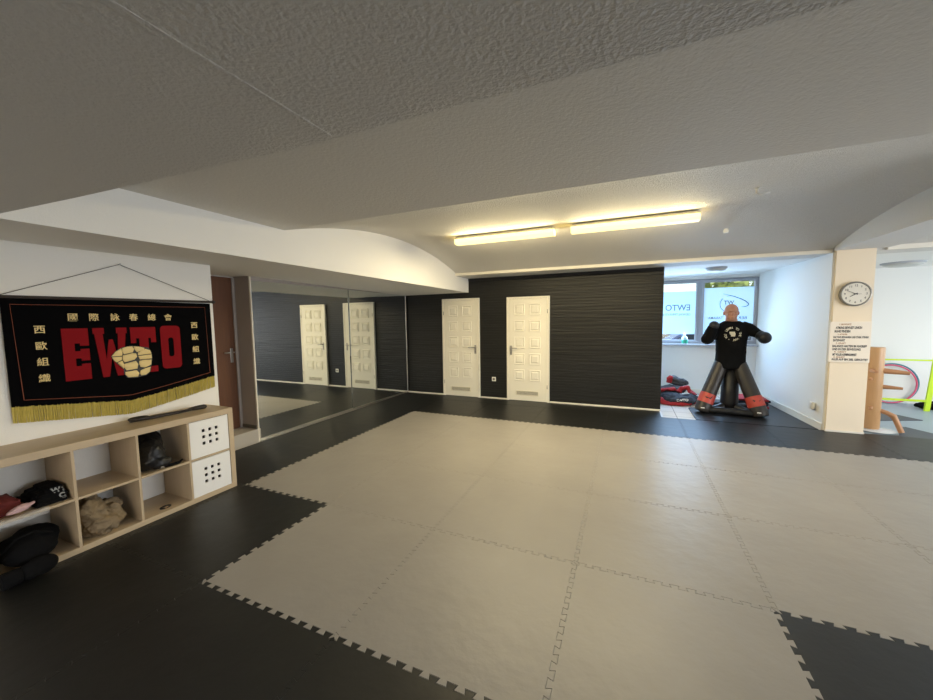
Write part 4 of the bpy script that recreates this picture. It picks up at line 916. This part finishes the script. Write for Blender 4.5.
t = thing('spray_bottle', 'green-labelled spray bottle on the alcove window sill', 'bottle', (3.335, 6.30, 0.975))
MB().lathe([(0, 0.001), (0.050, 0.001), (0.053, 0.02), (0.053, 0.11), (0.046, 0.14), (0.022, 0.165), (0.016, 0.185), (0, 0.185)], (3.335, 6.30, 0.975), 20).build('bottle_body', 'clearb', t, 'auto')
MB().lathe([(0, 0.02), (0.054, 0.02), (0.0545, 0.085), (0, 0.085)], (3.335, 6.30, 0.975), 20).build('bottle_label', 'green', t, 'auto')
MB().box((3.318, 6.255, 1.16), (3.352, 6.315, 1.195), 0.006).box((3.330, 6.25, 1.13), (3.340, 6.262, 1.165), 0.002).build('spray_head', 'boxwhite', t)

# ------------------------------------------------------------------ wooden dummy and the side room
t = thing('wooden_dummy', 'wooden martial arts dummy post with arms beside the cream pillar', 'wooden dummy', (5.33, 4.30, -0.022))
bx, by = 5.268, 4.30
MB().lathe([(0, -0.0112), (0.185, -0.0112), (0.19, -0.006), (0.18, -0.002), (0.14, 0.004), (0.10, 0.012), (0, 0.012)], (bx + 0.05, by - 0.0, 0.0), 40).build('base_plate', 'basewhite', t, 'auto')
MB().lathe([(0, 0.0125), (0.083, 0.0125), (0.086, 0.02), (0.087, 1.075), (0.083, 1.09), (0, 1.09)], (bx, by, 0), 32).build('trunk', 'beech', t, 'auto')
def arm(a, b, r0, r1): MB().tube([a, tuple((Vector(a) + Vector(b)) / 2), b], [r0, (r0 + r1) * 0.52, r1], 14).build('arm', 'beechx', t, 'auto')
arm((bx + 0.06, by - 0.03, 0.785), (bx + 0.29, by - 0.09, 0.768), 0.038, 0.022); arm((bx + 0.06, by - 0.02, 0.575), (bx + 0.235, by - 0.10, 0.570), 0.030, 0.016)
arm((bx - 0.05, by - 0.06, 0.79), (bx - 0.07, by - 0.20, 0.785), 0.028, 0.018); arm((bx - 0.05, by - 0.06, 0.68), (bx - 0.095, by - 0.13, 0.675), 0.020, 0.014); arm((bx - 0.04, by - 0.07, 0.30), (bx - 0.085, by - 0.16, 0.295), 0.022, 0.014)
MB().tube([(bx + 0.04, by - 0.02, 0.27), (bx + 0.12, by - 0.06, 0.240), (bx + 0.175, by - 0.09, 0.205), (bx + 0.20, by - 0.10, 0.14), (bx + 0.245, by - 0.12, 0.006)], [0.028, 0.028, 0.032, 0.029, 0.029], 14).build('leg', 'beechx', t, 'auto')
for nm, mt, c, r, lab in (('gym_hoop', 'hooppink', (6.47, 6.455, 0.312), 0.325, 'pink hoop leaning on the side room wall behind the wooden dummy'), ('gym_hoop', 'hoopteal', (6.50, 6.490, 0.322), 0.335, 'teal hoop leaning on the side room wall behind the pink hoop')):
    m = MB().tube([(c[0] + r * math.cos(a), c[1] + 0.02 * math.sin(a), c[2] - 0.0215 + 0.0 + r * math.sin(a) + 0.026) for a in [2 * PI * k / 64 for k in range(64)]], 0.012, 10, closed=True)
    tag(m.build(nm, mt, None, True), lab, 'hoop', 'gym hoops on the side room wall')
t = thing('strap_frame', 'neon yellow strap frame standing in the side room', 'frame', (6.2, 5.9, -0.022))
m = MB()
for x in (5.72, 6.64):
    m2 = MB().prism([(x - 0.030, -0.02), (x + 0.030, -0.02), (x + 0.10, 1.0), (x + 0.04, 1.0)], 5.885, 5.915, 1); m2.build('upright_strap', 'neon', t)
box((5.72, 5.888, 0.775), (6.95, 5.900, 0.800), 0.003).build('top_strap', 'neon', t); box((5.72, 5.888, 0.125), (6.64, 5.900, 0.160), 0.003).build('bottom_strap', 'neon', t)
t = thing('black_sports_bag', 'black lumpy bag on the side room floor at the yellow frame', 'bag', (6.84, 6.12, -0.022))
link('bag_body', flat_floor(blob(MB().ell((6.83, 6.10, 0.03), (0.22, 0.13, 0.06)).ell((6.95, 6.12, 0.05), (0.15, 0.12, 0.06)), 0.01, 3, 0.02, 14, 3, 3), -0.0215), 'black_cloth', t, True)
MB().tube([(6.74, 6.02, 0.06), (6.80, 6.00, 0.11), (6.92, 6.01, 0.12), (6.98, 6.04, 0.08)], 0.012, 8).build('bag_handle', 'black_cloth', t, True)

# ------------------------------------------------------------------ outside the windows
struct('ground', box((-12, 6.9, -0.4), (16, 30, -0.15)), 'ground', 'paved ground outside the alcove windows', 'ground')
def tree(x, y, h, r, n, seed, label):
    t = thing('garden_tree', label, 'tree', (x, y, -0.15), 'trees outside the alcove windows'); R = random.Random(seed)
    MB().tube([(x, y, -0.15), (x + 0.05, y, h * 0.5), (x, y, h)], [0.10, 0.08, 0.04], 8).build('trunk', 'bark', t, True)
    m = MB()
    for k in range(n):
        a = R.uniform(0, 2 * PI); q = r * math.sqrt(R.random()); z = h + R.uniform(-0.75, 0.9) * r; c = Vector((x + q * math.cos(a), y + q * math.sin(a), z)); s = R.uniform(0.10, 0.2)
        d1 = Vector((R.uniform(-1, 1), R.uniform(-1, 1), R.uniform(-1, 1))).normalized() * s; d2 = d1.cross(Vector((R.uniform(-1, 1), R.uniform(-1, 1), 1))).normalized() * s * 0.5
        vs_ = [m.bm.verts.new(c + p) for p in (-d1, d2, d1, -d2)]; m.bm.faces.new(vs_)
    m.build('crown', 'leaf', t, recalc=False)
tree(5.05, 12.0, 2.75, 0.62, 420, 1, 'left tree seen through the clear top of the right window'); tree(5.85, 13.6, 2.9, 0.62, 420, 2, 'middle tree seen through the clear top of the right window'); tree(6.6, 12.0, 2.7, 0.6, 300, 3, 'right tree seen through the clear top of the right window')
t = thing('parked_car', 'blue car parked outside behind the left window', 'car', (4.6, 11.0, -0.15))
cpts = [(3.0, 0.05), (6.4, 0.05), (6.45, 0.55), (5.9, 0.75), (5.3, 1.15), (3.9, 1.15), (3.3, 0.75), (3.0, 0.6)]
MB().prism(cpts, 10.2, 11.7, 1).build('car_body', 'car', t); MB().prism([(3.45, 0.76), (5.75, 0.76), (5.25, 1.10), (3.95, 1.10)], 10.185, 10.2, 1).build('car_window', 'carglass', t)
for x in (3.6, 5.8): MB().lathe([(0, 0), (0.3, 0), (0.3, 0.15), (0, 0.15)], (x, 10.3, 0.15), 20, 'y').build('wheel', 'ink', t)
